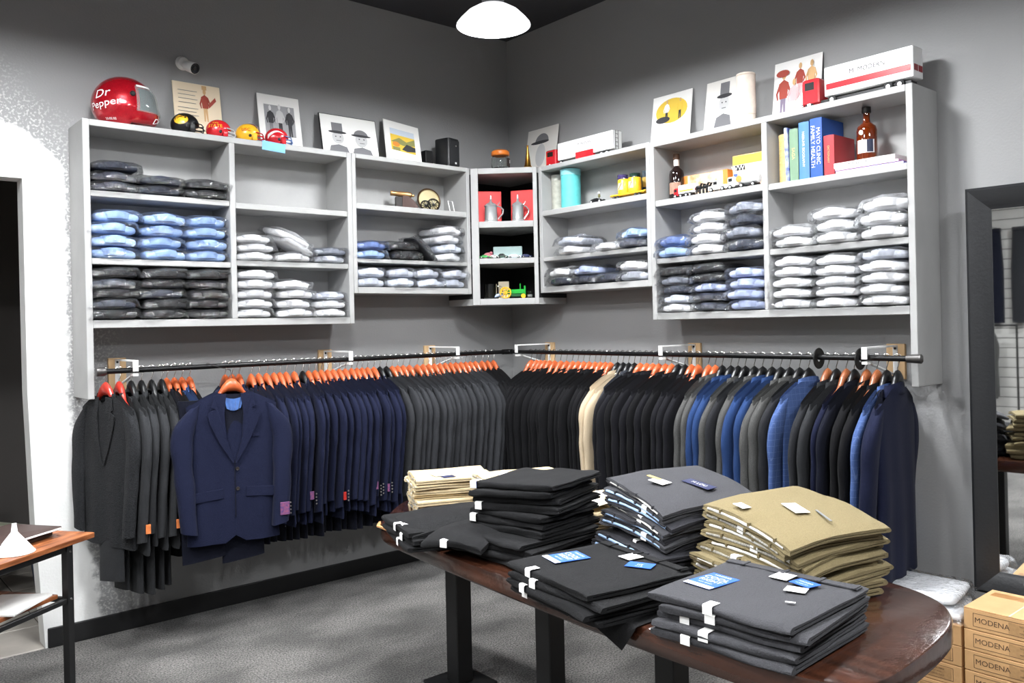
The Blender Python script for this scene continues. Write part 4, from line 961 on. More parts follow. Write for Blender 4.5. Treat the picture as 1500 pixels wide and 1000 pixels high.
# corner cabinet contents ------------------------------------------------------------
def cpos(u, v, z): p = FM @ Vector((u, v, 0)); return (p.x, p.y, z)
CA_ = math.atan2(DX.y, DX.x)
M_pew = C_('pewter', 'c6c9ca', .25, metal=.65)
for u, v, tr_, lb in ((.115, .13, .25, 'flat red presentation box behind the pewter tankard, tall-lidded one'), (.345, .12, -.25, 'flat red presentation box behind the pewter tankard, plainer one')):
    o = empty('gift_box', cpos(u, v, 2.2985), CA_ + tr_, lb, 'box'); MB().box(-.085, .085, 0, .035, 0, .225, .003).build('box', C_('red_card', 'cc3b3b', .6), o, 0); MB().box(-.078, .078, -.003, 0, .006, .218, .001).build('lid', C_('red_card_lid', 'd44646', .6), o, 0)
def tankard(u, v, s, label, turn):
    o = empty('pewter_tankard', cpos(u, v, 2.2985), CA_ + turn, label, 'tankard')
    MB().lathe([(.0001, 0), (.05 * s, 0), (.05 * s, .008), (.044 * s, .014), (.042 * s, .10), (.044 * s, .108), (.0001, .108)], 24).build('body', M_pew, o)
    MB().lathe([(.046 * s, .108), (.047 * s, .113), (.036 * s, .126), (.014 * s, .136), (.006, .15), (.0085, .158), (.0065, .17), (.004, .185), (.0001, .187)], 24).build('lid', M_pew, o)
    MB().tube([(.042 * s, 0, .112), (.065 * s, 0, .105), (.085 * s, 0, .085), (.082 * s, 0, .06), (.06 * s, 0, .035), (.05 * s, 0, .022)], .005, 8).build('handle', M_pew, o)
    MB().tube([(.046 * s, 0, .118), (.056 * s, 0, .13), (.062 * s, 0, .142)], [.004, .004, .002], 6).build('thumb_piece', M_pew, o)
tankard(.130, .055, 1.0, 'domed pewter tankard on the left stile side of the corner shelf', .1); tankard(.315, .055, .92, 'slimmer pewter tankard at the teal tin side of the corner shelf', .35)
o = empty('clear_box', cpos(.235, .16, 2.0475), CA_, 'clear plastic display box behind the small cars', 'box'); MB().box(-.10, .10, -.03, .03, 0, .09, .003).build('case', mat('frosted_plastic', 'b9d0ce', .2, alpha=.55), o, 0); MB().box(-.085, .085, -.02, .02, .004, .05, .004).build('contents', C_('pale_contents', 'c9d6d2', .6), o)
o = empty('pink_toy', cpos(.10, .125, 2.0475), CA_, 'small dusty pink toy behind the green toy car', 'toy'); MB().sphere((0, 0, .025), (.035, .025, .026), 14, 8).build('body', C_('dusty_pink', 'b56a74', .6), o); MB().sphere((.02, -.012, .045), .012, 10, 6).build('head', C_('dusty_pink', 'b56a74', .6), o)
def mini_car(loc, rz, body, label, L=.075, tall=.026, cat='toy car', group=None):
    o = empty('toy_car', loc, rz, label, cat, group)
    MB().prism([(-L / 2, .008), (L / 2, .008), (L / 2, .016), (L * .28, .019), (L * .12, tall), (-L * .2, tall), (-L * .38, .018), (-L / 2, .017)], -.015, .015, RX(PI / 2), .002).build('body', body, o)
    MB().prism([(L * .2, .0195), (L * .1, tall - .003), (-L * .17, tall - .003), (-L * .28, .0195)], -.0156, .0156, RX(PI / 2)).build('windows', BLK, o, 0)
    wheels(o, [-L * .3, L * .3], .014, .0085)
mini_car(cpos(.085, .03, 2.0475), CA_, GRN, 'small green toy car in the corner cabinet'); mini_car(cpos(.145, .055, 2.0475), CA_ + .4, WHT, 'small white toy car with silver hubs beside the green toy car'); mini_car(cpos(.205, .045, 2.0475), CA_ - .2, C_('dark_green_enamel', '1d3a2b', .3), 'small dark green toy car in front of the clear box', .085, .034); mini_car(cpos(.285, .045, 2.0475), CA_, C_('pale_violet_enamel', 'e3e2f0', .3), 'small pale violet toy car in front of the clear box', .095); mini_car(cpos(.365, .05, 2.0475), CA_ + .3, C_('navy_enamel', '232c55', .3), 'small navy toy car at the end of the row')
mg = empty('beer_mug', cpos(.11, .13, 1.7735), CA_, 'clear glass beer mug in the bottom of the corner cabinet', 'mug')
MB().lathe([(.0001, .0), (.044, .0), (.046, .004), (.044, .105), (.041, .105), (.040, .012), (.0001, .012)], 24, cap=False).build('glass', M_glass, mg); MB().tube([(.043, 0, .09), (.075, 0, .085), (.082, 0, .055), (.07, 0, .03), (.043, 0, .025)], .006, 8).build('handle', M_glass, mg)
MB().box(.0, .075, .03, .045, 0, .125, .002).build('card', C_('cream_card2', 'd9cdb4', .7), empty('card', cpos(.16, .17, 1.7735), CA_, 'cream card standing behind the beer mug', 'card'), 0)
tc_ = empty('toy_tractor', cpos(.275, .06, 1.7735), CA_, 'green toy tractor with yellow spoked wheels', 'toy tractor')
MB().box(-.05, .075, -.014, .014, .03, .062, .005).build('hood', GRN, tc_); MB().box(-.065, -.045, -.02, .02, .025, .06, .004).build('seat_block', GRN, tc_)
MB().box(.07, .082, -.016, .016, .018, .085, .002).build('radiator', GRN, tc_); MB().cyl((.045, 0, .06), (.045, 0, .10), .004, 8).build('exhaust', GRN, tc_); MB().box(-.02, .06, -.012, .012, .012, .03, .003).build('engine', C_('dark_green_iron', '14532a', .5), tc_)
def spoke_wheel(par, x, y, r, nsp=8):
    wm = MB(); N = 18
    wm.tube([(x + r * math.cos(2 * PI * i / N), y, r + .004 + r * math.sin(2 * PI * i / N)) for i in range(N + 1)], .0045, 6)
    for i in range(nsp): wm.tube([(x, y, r + .004), (x + r * math.cos(2 * PI * i / nsp), y, r + .004 + r * math.sin(2 * PI * i / nsp))], .0028, 5)
    wm.build('spoked_wheel', YEL, par)
for s in (-1, 1): spoke_wheel(tc_, -.055, s * .034, .036); spoke_wheel(tc_, .066, s * .018, .012, 6)
o = empty('shot_glass', cpos(.385, .06, 1.7735), CA_, 'small ribbed shot glass beside the toy tractor', 'glass'); MB().lathe([(.0001, 0), (.016, 0), (.02, .05), (.018, .05), (.014, .008), (.0001, .008)], 16, cap=False).build('glass', M_glass, o); MB().lathe([(.0001, .009), (.0145, .009), (.016, .025), (.0001, .025)], 14).build('contents', LGR, o)
o = empty('silver_toy', cpos(.175, .05, 1.7735), CA_ + .5, 'small silver blue toy plane beside the yellow tractor wheel', 'toy'); MB().tube([(-.035, 0, .01), (-.02, 0, .02), (.02, 0, .03), (.035, 0, .032)], [.003, .012, .012, .004], 10).build('fuselage', C_('silver_blue', '9aa9c4', .3, metal=.5), o); MB().box(-.008, .016, -.04, .04, .018, .022, .001).build('wing', C_('silver_blue', '9aa9c4', .3, metal=.5), o, 0)

# teal tin shelf -------------------------------------------------------------------
zd = 2.3575
def tin(pos, dep, r, h, m_, label, capm):
    o = place('round_tin', 'y', pos, dep, zd, label, 'tin'); MB().lathe([(.0001, 0), (r, 0), (r, h * .86), (.0001, h * .86)], 26).build('body', m_, o); MB().lathe([(r * 1.0, h * .84), (r * 1.03, h * .845), (r * 1.03, h * .99), (r * .98, h), (.0001, h)], 26).build('lid', capm, o)
tin(-.665, .13, .047, .245, C_('stone_grey_tin', 'a7a79c', .5, var=.15, vscale=30), 'stone grey cylinder tin at the corner end of the shelf', C_('grey_lid', 'b5b5ad', .4))
tin(-.805, .15, .066, .262, C_('teal_tin', '5fc4c4', .5, var=.08, vscale=20), 'large pale teal cylinder tin', C_('pale_teal_lid', '8fd6dc', .45))
o = place('toy_motorcycle', 'y', -1.07, .17, zd, 'small black vintage toy car with a driver', 'toy car')
MB().prism([(-.055, .014), (.05, .012), (.055, .02), (.01, .024), (0, .036), (-.02, .036), (-.052, .03)], -.014, .014, RX(PI / 2), .002).build('body', BLK, o); wheels(o, [-.038, .035], .018, .014, M_white)
MB().sphere((.012, 0, .05), (.009, .008, .014), 10, 7).build('driver', C_('olive_jacket', '6b6a45', .8), o); MB().sphere((.012, 0, .068), .009, 10, 6).build('driver_head', C_('white_cap', 'd8d8d8', .7), o)
tw = place('toy_tank_wagon', 'y', -1.335, .16, zd, 'yellow toy tank wagon with two round tanks', 'toy wagon')
MB().box(-.135, .135, -.038, .038, .022, .034, .003).build('deck', YEL, tw); MB().prism([(.135, .022), (.155, .03), (.155, .036), (.135, .034)], -.036, .036, RX(PI / 2)).build('ramp', YEL, tw)
for x in (-.045, .04):
    t_ = MB().lathe([(.0001, .034), (.04, .034), (.041, .038), (.041, .12), (.038, .124), (.0001, .124)], 24, T(x, 0, 0)).build('tank', YEL, tw)
    MB().lathe([(.0001, .124), (.012, .124), (.012, .134), (.0001, .136)], 12, T(x, 0, 0)).build('hatch', M_chrome, t_)
    MB().grid(lambda u, v: (x + .0418 * math.sin(-.5 + u), -.0418 * math.cos(-.5 + u), .058 + .042 * v), 8, 1).build('emblem', C_('cream_emblem', 'e8d9a0', .6), t_, 60)
    MB().tube([(x - .012, -.042, .06), (x + .012, -.042, .098)], .002, 5).build('emblem_mark', C_('brown_mark', '6b4a22', .6), t_)
wheels(tw, [-.10, -.07, .075, .105], .034, .012)
for y_, dp, cc_, lb in ((-1.215, .09, '6a5c9c', 'violet striped drink glass behind the yellow tank wagon'), (-1.30, .07, '3d5c52', 'dark green gold-crested drink glass behind the yellow tank wagon'), (-1.40, .07, '6f7f8c', 'clear grey drink glass behind the yellow tank wagon'), (-1.485, .08, '3f6a5e', 'teal green drink glass at the cabinet side')):
    o = place('drink_glass', 'y', y_, dp, zd, lb, 'glass'); MB().lathe([(.0001, 0), (.028, 0), (.034, .17), (.031, .17), (.026, .01), (.0001, .01)], 20, cap=False).build('glass', mat('tint_' + cc_, cc_, .08, trans=.6, alpha=.8), o); MB().grid(lambda u, v: (.033 * math.sin(-.6 + 1.2 * u), -.033 * math.cos(-.6 + 1.2 * u), .07 + .06 * v), 8, 1).build('decal', C_('gold_decal', 'b69b4e', .4), o, 60)

# toy truck shelf -------------------------------------------------------------------
ze = 2.3035
def bottle(pos, dep, z, r, h, glassm, label, labm, capm, sq=.5, necklab=None):
    o = place('liquor_bottle', 'y', pos, dep, z, label, 'bottle', .3)
    MB().lathe([(.0001, 0), (r * .95, 0), (r, .006), (r, h * .56), (r * .9, h * .64), (r * .38, h * .72), (r * .33, h * .78), (r * .33, h * .9), (.0001, h * .9)], 26).build('glass', glassm, o)
    MB().lathe([(.0001, h * .89), (r * .44, h * .89), (r * .46, h * .92), (r * .44, h), (.0001, h)], 18).build('stopper', capm, o)
    MB().grid(lambda u, v: (r * 1.012 * math.sin(-.9 + 1.8 * u), -r * 1.012 * math.cos(-.9 + 1.8 * u), h * (.14 + .24 * v)), 10, 1).build('label', labm, o, 60)
    if necklab: MB().lathe([(r * .35, h * .74), (r * .36, h * .745), (r * .36, h * .88), (r * .35, h * .885)], 18, cap=False).build('neck_label', necklab, o)
    return o
bottle(-1.675, .13, ze, .044, .275, mat('dark_brown_glass', '1c1110', .06, coat=.6), 'dark liquor bottle with a pale neck label beside the toy trucks', C_('tan_label', '9a7a68', .6), C_('cork_cap', '5a4030', .5), necklab=C_('pale_neck_label', 'e7dcd6', .6))
def toybox(pos, dep, w, h, d, label, face, lid, extra, turn=0.0):
    o = place('toy_box', 'y', pos, dep, ze, label, 'box', turn); b = MB().box(-w / 2, w / 2, -d / 2, d / 2, 0, h, .001).build('carton', lid, o, 0)
    MB().box(-w / 2 + .002, w / 2 - .002, -d / 2 - .001, -d / 2, .002, h - .002).build('front_print', face, b, 0)
    for m_, x0, x1, y0, y1 in extra: MB().box(x0 * w, x1 * w, -d / 2 - .0018, -d / 2 - .0008, y0 * h, y1 * h).build('print', m_, b, 0)
    return o
ORG = C_('orange_print', 'd8863a', .6)
toybox(-1.86, .075, .31, .14, .07, 'long orange and cream printed toy carton behind the small trucks', C_('cream_print', 'ead9c4', .6, col2='c08a5a', vscale=22), ORG, [(ORG, -.5, -.38, 0, 1), (ORG, .40, .5, 0, 1)], .02)
b2 = toybox(-2.19, .08, .26, .20, .08, 'yellow and white printed toy truck carton', C_('white_print', 'f0e6dc', .6, col2='d9a08c', vscale=16), YLK, [(YLK, -.49, .49, .74, .98), (BLK, -.44, -.2, .58, .72), (C_('blue_print', '4a62a8', .6), -.48, -.38, .2, .5)], .03)
tm_ = text_mb('WW II', .04, lambda x, y: (x - .08, -.0425, y + .128), bold=0.0); tm_.build('lettering', WHT, b2, 0)
truck('y', -1.80, .205, ze, .15, .07, 'small red and white toy van with a yellow band', RED, WHT, YLK, .05, .04, scale=.6, gap=.002)
def horse_cart(pos):
    o = place('toy_horse_team', 'y', pos, .205, ze, 'tiny black toy horse team between the small trucks', 'toy')
    for k, (x, y) in enumerate(((-.03, -.012), (.018, -.012), (-.03, .014), (.018, .014))):
        h_ = MB(); h_.sphere((x, y, .042), (.019, .009, .011), 10, 6); h_.tube([(x + .014, y, .046), (x + .022, y, .06), (x + .031, y, .058)], [.007, .006, .004], 6)
        for dx in (-.013, .012):
            for dy in (-.004, .004): h_.tube([(x + dx, y + dy, .036), (x + dx + .002, y + dy, .0)], .0025, 5)
        h_.build('horse', BLK, o)
    MB().tube([(-.055, 0, .03), (.05, 0, .035)], .002, 5).build('shaft', LGR, o)
horse_cart(-1.925)
def pickup(pos, L, H, label, body, round_=None):
    o = place('toy_truck', 'y', pos, .205, ze, label, 'toy truck')
    MB().prism([(-L / 2, .012), (L / 2, .012), (L / 2, H * .55), (L * .05, H * .55), (L * .02, H), (-L * .2, H), (-L * .28, H * .58), (-L / 2, H * .52)], -.026, .026, RX(PI / 2), .003).build('body', body, o)
    MB().box(-L * .2, L * .0, -.0268, .0268, H * .62, H * .9).build('windows', BLK, o, 0); wheels(o, [-L * .32, L * .3], .024, .013, M_white)
    if round_: MB().lathe([(.0001, 0), (.02, 0), (.02, .002), (.0001, .002)], 18, T(L * .25, -.0265, H * .33) @ RX(PI / 2)).build('emblem', round_, o)
pickup(-2.03, .12, .062, 'small white toy pickup beside the black horse team', WHT)
tk3 = truck('y', -2.19, .20, ze, .19, .085, 'white toy tanker with an orange round emblem', WHT, WHT, None, .07, .055, tank=True, scale=.75)
MB().lathe([(.0001, 0), (.018, 0), (.018, .002), (.0001, .002)], 18, T(-.02, -.0275, .05) @ RX(PI / 2)).build('emblem', ORG, tk3)

# book shelf -------------------------------------------------------------------
zf = 2.2955
can = place('parchment_tin', 'y', -2.418, .15, zf, 'tall parchment coloured cylinder beside the books', 'tin'); MB().lathe([(.0001, 0), (.042, 0), (.042, .255), (.0001, .255)], 24).build('body', C_('parchment_print', 'd6b878', .7, var=.18, vscale=40, stretch=(1, 1, 3)), can); MB().lathe([(.0425, .24), (.044, .243), (.044, .255), (.04, .258), (.0001, .258)], 24).build('lid', C_('parchment_lid', 'd9bd84', .6), can)
o = place('parchment_tin', 'y', -2.386, .06, zf, 'shorter parchment box half hidden behind the tall parchment cylinder', 'tin'); MB().box(-.02, .02, -.03, .03, 0, .17, .002).build('body', C_('parchment_print', 'd6b878', .7), o, 0); MB().box(-.021, .021, -.031, .031, .165, .175, .002).build('lid', C_('parchment_lid', 'd9bd84', .6), o, 0)
def book(pos, wdt, hgt, dpt, cover, label, txt=None, tm=None, lean=0.0, pages=True, size=.02, front=.235):
    o = place('book', 'y', pos, front - dpt / 2, zf, label, 'book', group=None); o.rotation_euler[1] = 0
    rot = (0, lean, 0)
    MB().box(-wdt / 2, -wdt / 2 + .003, -dpt / 2, dpt / 2, 0, hgt).box(wdt / 2 - .003, wdt / 2, -dpt / 2, dpt / 2, 0, hgt).grid(lambda u, v: (-wdt / 2 + wdt * u, -dpt / 2 - .006 * math.sin(u * PI), hgt * v), 8, 1).build('cover', cover, o, 0, rot=rot)
    MB().box(-wdt / 2 + .003, wdt / 2 - .003, -dpt / 2 + .003, dpt / 2 - .004, .003, hgt - .004).build('pages', M_paper, o, 0, rot=rot)
    if txt:
        for k, ln in enumerate(txt):
            dx = (k - (len(txt) - 1) / 2) * size * 1.0
            text_mb(ln, size, lambda x, y: (-(-y) * -1 * -1 * 1 + dx if False else (y * 1 - dx), -dpt / 2 - .0075, hgt * .52 - x), squeeze=1.0, bold=0.0).build('lettering', tm or M_paper, o, 0, rot=rot)
    return o
book(-2.468, .020, .275, .16, C_('blue_white_spine', 'c3cbe4', .6, col2='3b4c98', vscale=26), 'thin blue and white book leaning on the green book', lean=-.03)
book(-2.505, .048, .262, .17, GRN2, 'faded green cloth book with gold ornaments', ['SAGA'], C_('gold_stamp', 'cdbb7a', .4), size=.024)
book(-2.562, .056, .285, .18, C_('mid_blue_cloth', '4a79b8', .6), 'medium blue cloth book with white title', ['NIEBUHR BIOGRAPHY'], size=.018)
book(-2.628, .064, .292, .21, BLU, 'thick royal blue handbook with large white title', ['MAYO CLINIC', 'FAMILY HEALTH', ], size=.029)
book(-2.695, .054, .195, .20, C_('red_cloth', 'a8343a', .6), 'short red cloth book beside the royal blue handbook', ['DICTIONARY'], C_('gold_stamp', 'cdbb7a', .4), size=.014)
for z, m_, w_, lb, tx in ((0, C_('magenta_blue_magazine', 'b07ab0', .5, col2='4c66b8', vscale=6), .33, 'pink and blue magazine lying under the white book', None), (.013, C_('pink_magazine', 'd8a7c4', .5), .31, 'thin pink magazine under the white book', None), (.024, C_('white_book_cover', 'd9d6d4', .5), .30, 'white paperback lying flat under the whiskey bottle', 'Pioneer  II')):
    hgt = .011 if z < .02 else .026
    o = place('magazine' if z < .02 else 'paperback', 'y', -2.895 + z, .145, zf + z + .0005, lb, 'book'); MB().box(-w_ / 2, w_ / 2, -.095, .08, 0, hgt, .001).build('cover', m_, o, 0); MB().box(-w_ / 2 + .002, w_ / 2 - .001, -.0955, -.09, .002, hgt - .002).build('pages' if not tx else 'spine', M_paper if not tx else m_, o, 0)
    if tx: text_mb(tx, .022, lambda x, y: (x - .03, -.0965, y + .013)).build('lettering', DKG, o, 0)
wb_ = bottle(-2.845, .15, zf + .0508, .047, .262, mat('amber_whiskey', '7a2f0c', .04, trans=.55, coat=.6, ior=1.36), 'amber whiskey bottle standing on the flat books', C_('white_band_label', 'd8d6d6', .5), C_('black_stopper', '1c1a18', .4), necklab=None)
MB().grid(lambda u, v: (.0485 * math.sin(.15 + .6 * u), -.0485 * math.cos(.15 + .6 * u), .04 + .06 * v), 8, 1).build('label_seal', C_('dark_blue_seal', '20263c', .5), wb_, 60)
MB().lathe([(.0001, 0), (.011, 0), (.011, .001), (.0001, .001)], 14, T(-.018, -.0445, .135) @ RX(PI / 2)).build('small_label', M_paper, wb_)
o = place('gold_cup', 'y', -3.062, .10, zf, 'small gold egg cup at the end of the book shelf', 'cup'); MB().lathe([(.0001, 0), (.014, 0), (.006, .01), (.006, .045), (.013, .06), (.0145, .08), (.012, .08), (.0001, .06)], 16).build('cup', M_gold, o); MB().lathe([(.0145, .078), (.0155, .08), (.0145, .082)], 16, cap=False).build('rim', M_gold, o)
# ---------------------------------------------------------------- display table
def table_mat():
    M = bpy.data.materials.new('glossy_brown_wood'); M.use_nodes = True; nt = M.node_tree; N = nt.nodes; K = nt.links
    b = N['Principled BSDF']; b.inputs['Roughness'].default_value = .22; b.inputs['Coat Weight'].default_value = .6; b.inputs['Coat Roughness'].default_value = .08
    tc = N.new('ShaderNodeTexCoord'); mp = N.new('ShaderNodeMapping'); mp.inputs['Scale'].default_value = (9, .9, 9); K.new(tc.outputs['Object'], mp.inputs[0])
    n = N.new('ShaderNodeTexNoise'); n.inputs['Scale'].default_value = 2.4; n.inputs['Detail'].default_value = 8; K.new(mp.outputs[0], n.inputs['Vector'])
    r = N.new('ShaderNodeValToRGB'); r.color_ramp.elements[0].color = (*lin('27150e'), 1); r.color_ramp.elements[1].color = (*lin('4c2b1d'), 1); r.color_ramp.elements[0].position = .3; r.color_ramp.elements[1].position = .7
    K.new(n.outputs['Fac'], r.inputs[0]); K.new(r.outputs[0], b.inputs['Base Color'])
    n2 = N.new('ShaderNodeTexNoise'); n2.inputs['Scale'].default_value = 22; n2.inputs['Detail'].default_value = 3; K.new(tc.outputs['Object'], n2.inputs['Vector'])
    bp = N.new('ShaderNodeBump'); bp.inputs['Strength'].default_value = .25; bp.inputs['Distance'].default_value = .004; K.new(n2.outputs['Fac'], bp.inputs['Height']); K.new(bp.outputs[0], b.inputs['Normal'])
    K.new(bp.outputs[0], b.inputs['Coat Normal'])
    return M
M_table = table_mat()
TZ = .74
outline = [(-2.205, -1.66), (-2.245, -2.05), (-2.278, -2.45), (-2.30, -2.8), (-2.312, -3.14), (-2.306, -3.55), (-2.29, -3.72), (-2.25, -3.82), (-2.18, -3.868), (-1.95, -3.862), (-1.72, -3.835), (-1.60, -3.795), (-1.50, -3.72), (-1.445, -3.62), (-1.42, -3.49), (-1.41, -3.0), (-1.42, -2.4), (-1.44, -1.9), (-1.47, -1.5), (-1.52, -1.36), (-1.62, -1.29), (-1.82, -1.29), (-1.93, -1.38), (-2.10, -1.545)]
for _ in range(2):
    q_ = []
    for i in range(len(outline)):
        a_, b_ = outline[i], outline[(i + 1) % len(outline)]
        q_ += [(a_[0] * .75 + b_[0] * .25, a_[1] * .75 + b_[1] * .25), (a_[0] * .25 + b_[0] * .75, a_[1] * .25 + b_[1] * .75)]
    outline = q_
tb = empty('display_table', (0, 0, 0), 0, 'long glossy dark brown wooden table stacked with folded trousers', 'table')
MB().prism(outline, TZ - .068, TZ, None, .010).build('tabletop', M_table, tb, 35)
M_worn = mat('worn_bare_wood', 'b98a5c', .6, var=.2, vscale=40)
MB().prism([(-2.208, -1.655), (-2.214, -1.76), (-2.206, -1.76), (-2.196, -1.665), (-2.155, -1.605), (-2.162, -1.60)], TZ - .006, TZ + .0012).build('worn_edge', M_worn, tb, 0)
for y in (-1.78, -2.38, -2.985):
    MB().box(-1.912, -1.828, y - .042, y + .042, .012, TZ - .068, .004).build('leg', M_black_metal, tb)
    MB().box(-1.99, -1.75, y - .12, y + .12, 0, .012, .004).build('foot_plate', M_black_metal, tb)
    MB().box(-2.1, -1.62, y - .05, y + .05, TZ - .08, TZ - .068, .002).build('mount_plate', M_black_metal, tb)

# ---------------------------------------------------------------- folded trousers
def pant_mesh(seed, W=.42, Dp=.40, h=.021, front_open=False, drop=0.0):
    """x across, front = -y. Folded cloth: two thick layers joined by a round fold."""
    t = h * .40; prof = []
    s = -1 if front_open else 1            # open lips towards the front, or fold towards the front
    e = Dp / 2
    prof = [(e * s, 0)] + [(e * s * k, 0) for k in (.6, .2, -.2, -.6)] + [(-s * (e - h / 2), 0)]
    for i in range(1, 6): a = -PI / 2 + PI * i / 6; prof.append((-s * (e - h / 2 + h / 2 * math.cos(a)), h / 2 + h / 2 * math.sin(a)))
    prof += [(-s * (e - h / 2), h)] + [(e * s * k, h) for k in (-.6, -.2, .2, .6)] + [(e * s, h), (e * s, h - t), (e * s * .3, h - t), (-s * (e - h), h - t), (-s * (e - h), t), (e * s * .3, t), (e * s, t)]
    rings = []; N = 18
    for i in range(N + 1):
        u = i / N; x = (u - .5) * W; a = abs(u - .5) * 2
        kk = 1 - .35 * max(0, (a - .86) / .14) ** 2
        ring = []
        for (y, z) in prof:
            zz = h / 2 + (z - h / 2) * kk
            lip = max(0, s * y / e - .75) / .25
            zz += .006 * lip * nz(seed * 3.3 + x * 9, z * 60, 1.5) + .0045 * nz(x * 7 + seed, y * 7, seed * 2.0) + .0018 * nz(x * 19 + seed, y * 19, z * 40)
            yy = y + .010 * nz(seed * 5 + x * 6, z * 70, .3) * (abs(y) / e) ** 2
            xx = x * (1 + .02 * nz(y * 8, seed * 4.1, z * 50))
            zz += drop * ((xx / (W / 2)) ** 2 * .5 + max(0, -yy / e) ** 2 * .8)
            ring.append((xx, yy, zz))
        rings.append(ring)
    return MB().loft(rings, True, True).mesh('cloth', 55)
NP = 4
PM = {(o, d, i): pant_mesh(i + (10 if o else 0), front_open=bool(o), drop=d) for o in (0, 1) for d in (0.0, -.028) for i in range(NP)}
P_ = {k: fabric('trouser_' + k, c, .10, 300, .25) for k, c in (('black', '1b1b1c'), ('grey', '424245'), ('dgrey', '303034'), ('olive', '7c7053'), ('khaki', 'cbb995'))}
M_tagblue = mat('blue_paper_tag', '2f62c0', .5); M_tagnavy = mat('navy_paper_tag', '2b3050', .5); M_liningB = mat('pale_blue_lining', '9db9dc', .7); M_liningW = mat('white_pocketing', 'e4e2da', .8, var=.05); M_liningS = mat('striped_lining', 'b8b4a8', .8, col2='5a574f', vscale=60, stretch=(14, 1, 1))
PN = {'black': 'black', 'grey': 'grey', 'dgrey': 'dark grey', 'olive': 'olive khaki', 'khaki': 'pale'}
def strip(o, x, y0, z0, z1, w=.03, m_=None, up=.035, nm='size_sticker'):
    m_ = m_ or M_paper
    return MB().add([(x - w / 2, y0 + up, z1 + .0012), (x + w / 2, y0 + up, z1 + .0012), (x + w / 2, y0 - .001, z1 + .0012), (x - w / 2, y0 - .001, z1 + .0012), (x + w / 2, y0 - .004, z1 - .003), (x - w / 2, y0 - .004, z1 - .003), (x + w / 2, y0 - .004, z0), (x - w / 2, y0 - .004, z0)], [(0, 1, 2, 3), (3, 2, 4, 5), (5, 4, 6, 7)]).build(nm, m_, o, 0)
def pants(loc, rz, col, where, op=0, drop=0.0, sc=(1, 1, 1), lining=None, sticker=None, top=False, seed=0, group=None, lab=None):
    o = empty('folded_trousers', loc, rz, lab or ('%s folded trousers %s' % (PN[col], where)), 'trousers', None if lab else (group or ('%s folded trousers %s' % (PN[col], where))))
    link('cloth', PM[op, drop, seed % NP], P_[col], o, scale=sc)
    W, Dp, h = .42 * sc[0], .40 * sc[1], .021 * sc[2]
    d2 = lambda x, y: drop * ((x / (W / 2)) ** 2 * .5 + max(0, -y / (Dp / 2)) ** 2 * .8) * sc[2]
    if lining:
        y0 = -Dp / 2 - .001
        MB().grid(lambda u, v: ((u - .5) * W * .86, y0 - .004 * math.sin(v * PI), h * (.30 + .42 * v) + .003 * nz(u * 9, seed, v) + d2((u - .5) * W * .86, -Dp / 2)), 16, 3).build('waist_lining', lining, o, 60)
        for xx in (-.28, .05, .33): MB().box(xx * W, xx * W + .009, y0 - .006, y0 + .004, h * .55 + d2(xx * W, -Dp / 2), h * 1.12 + d2(xx * W, -Dp / 2), .001).build('belt_loop', P_[col], o, 0)
    if sticker is not None:
        x = sticker * W; strip(o, x, -Dp / 2, h * .05 + d2(x, -Dp / 2), h + d2(x, -Dp / 2) + .002)
    return o
def pstack(x, y, z, rz, cols, where, op=0, drop=0.0, sc=(1, 1, 1), pitch=.0205, lining=None, jit=.012, turn=4, stickers=None, lean=0.0, base=0, tilt=(0.0, 0.0)):
    last = None; nn_ = max(1, len(cols) - 1)
    for k, c in enumerate(cols):
        li = lining[k % len(lining)] if lining else None
        st = stickers[k % len(stickers)] if stickers else None
        s = (sc[0] * R_.uniform(.96, 1.03), sc[1] * R_.uniform(.96, 1.03), sc[2])
        wh = '%s, %s' % (where, 'lowest' if k + base == 0 else ORD[k + base] + ' from the table up')
        last = pants((x + R_.uniform(-jit, jit) + lean * k, y + R_.uniform(-jit, jit), z + .0012 + k * pitch * sc[2] / 1.0), rz + math.radians(R_.uniform(-turn, turn)), c, wh, op, drop, s, li, st, seed=R_.randrange(20))
        ty = tilt[0] + (tilt[1] - tilt[0]) * k / nn_
        last.rotation_euler[1] = ty; last.location.z += abs(ty) * .06
    return last, z + len(cols) * pitch * sc[2]
A0 = -PI / 2
# grey flat stack by the rounded table end
g, zt = pstack(-2.105, -3.495, TZ, A0 + .06, ['grey'] * 4, 'in the low grey pile', 0, 0, (1.02, 1.02, 1.12), stickers=[-.22, -.1, -.28, -.12], jit=.014)
top = pants((-2.11, -3.485, zt + .002), A0 + .04, 'grey', '', 0, 0, (1.02, 1.04, 1.1), seed=3, sticker=-.04, lab='grey folded trousers with blue tag cards on top of the low grey pile')
def tag_card(o, x, y, rz, w, h, z, m_, txts, foot=True):
    t_ = MB().box(-w / 2, w / 2, -h / 2, h / 2, 0, .0012).build('tag_card', m_, o, 0, loc=(x, y, z), rot=(0, 0, rz))
    if foot: MB().box(-w / 2, w / 2, -h / 2, -h / 2 + h * .16, .0006, .0016).build('tag_foot', M_paper, t_, 0)
    for s_, size, dy in txts: text_mb(s_, size, lambda a, b: (a, b + dy, .0018), bold=0.0).build('lettering', M_paper, t_, 0)
    return t_
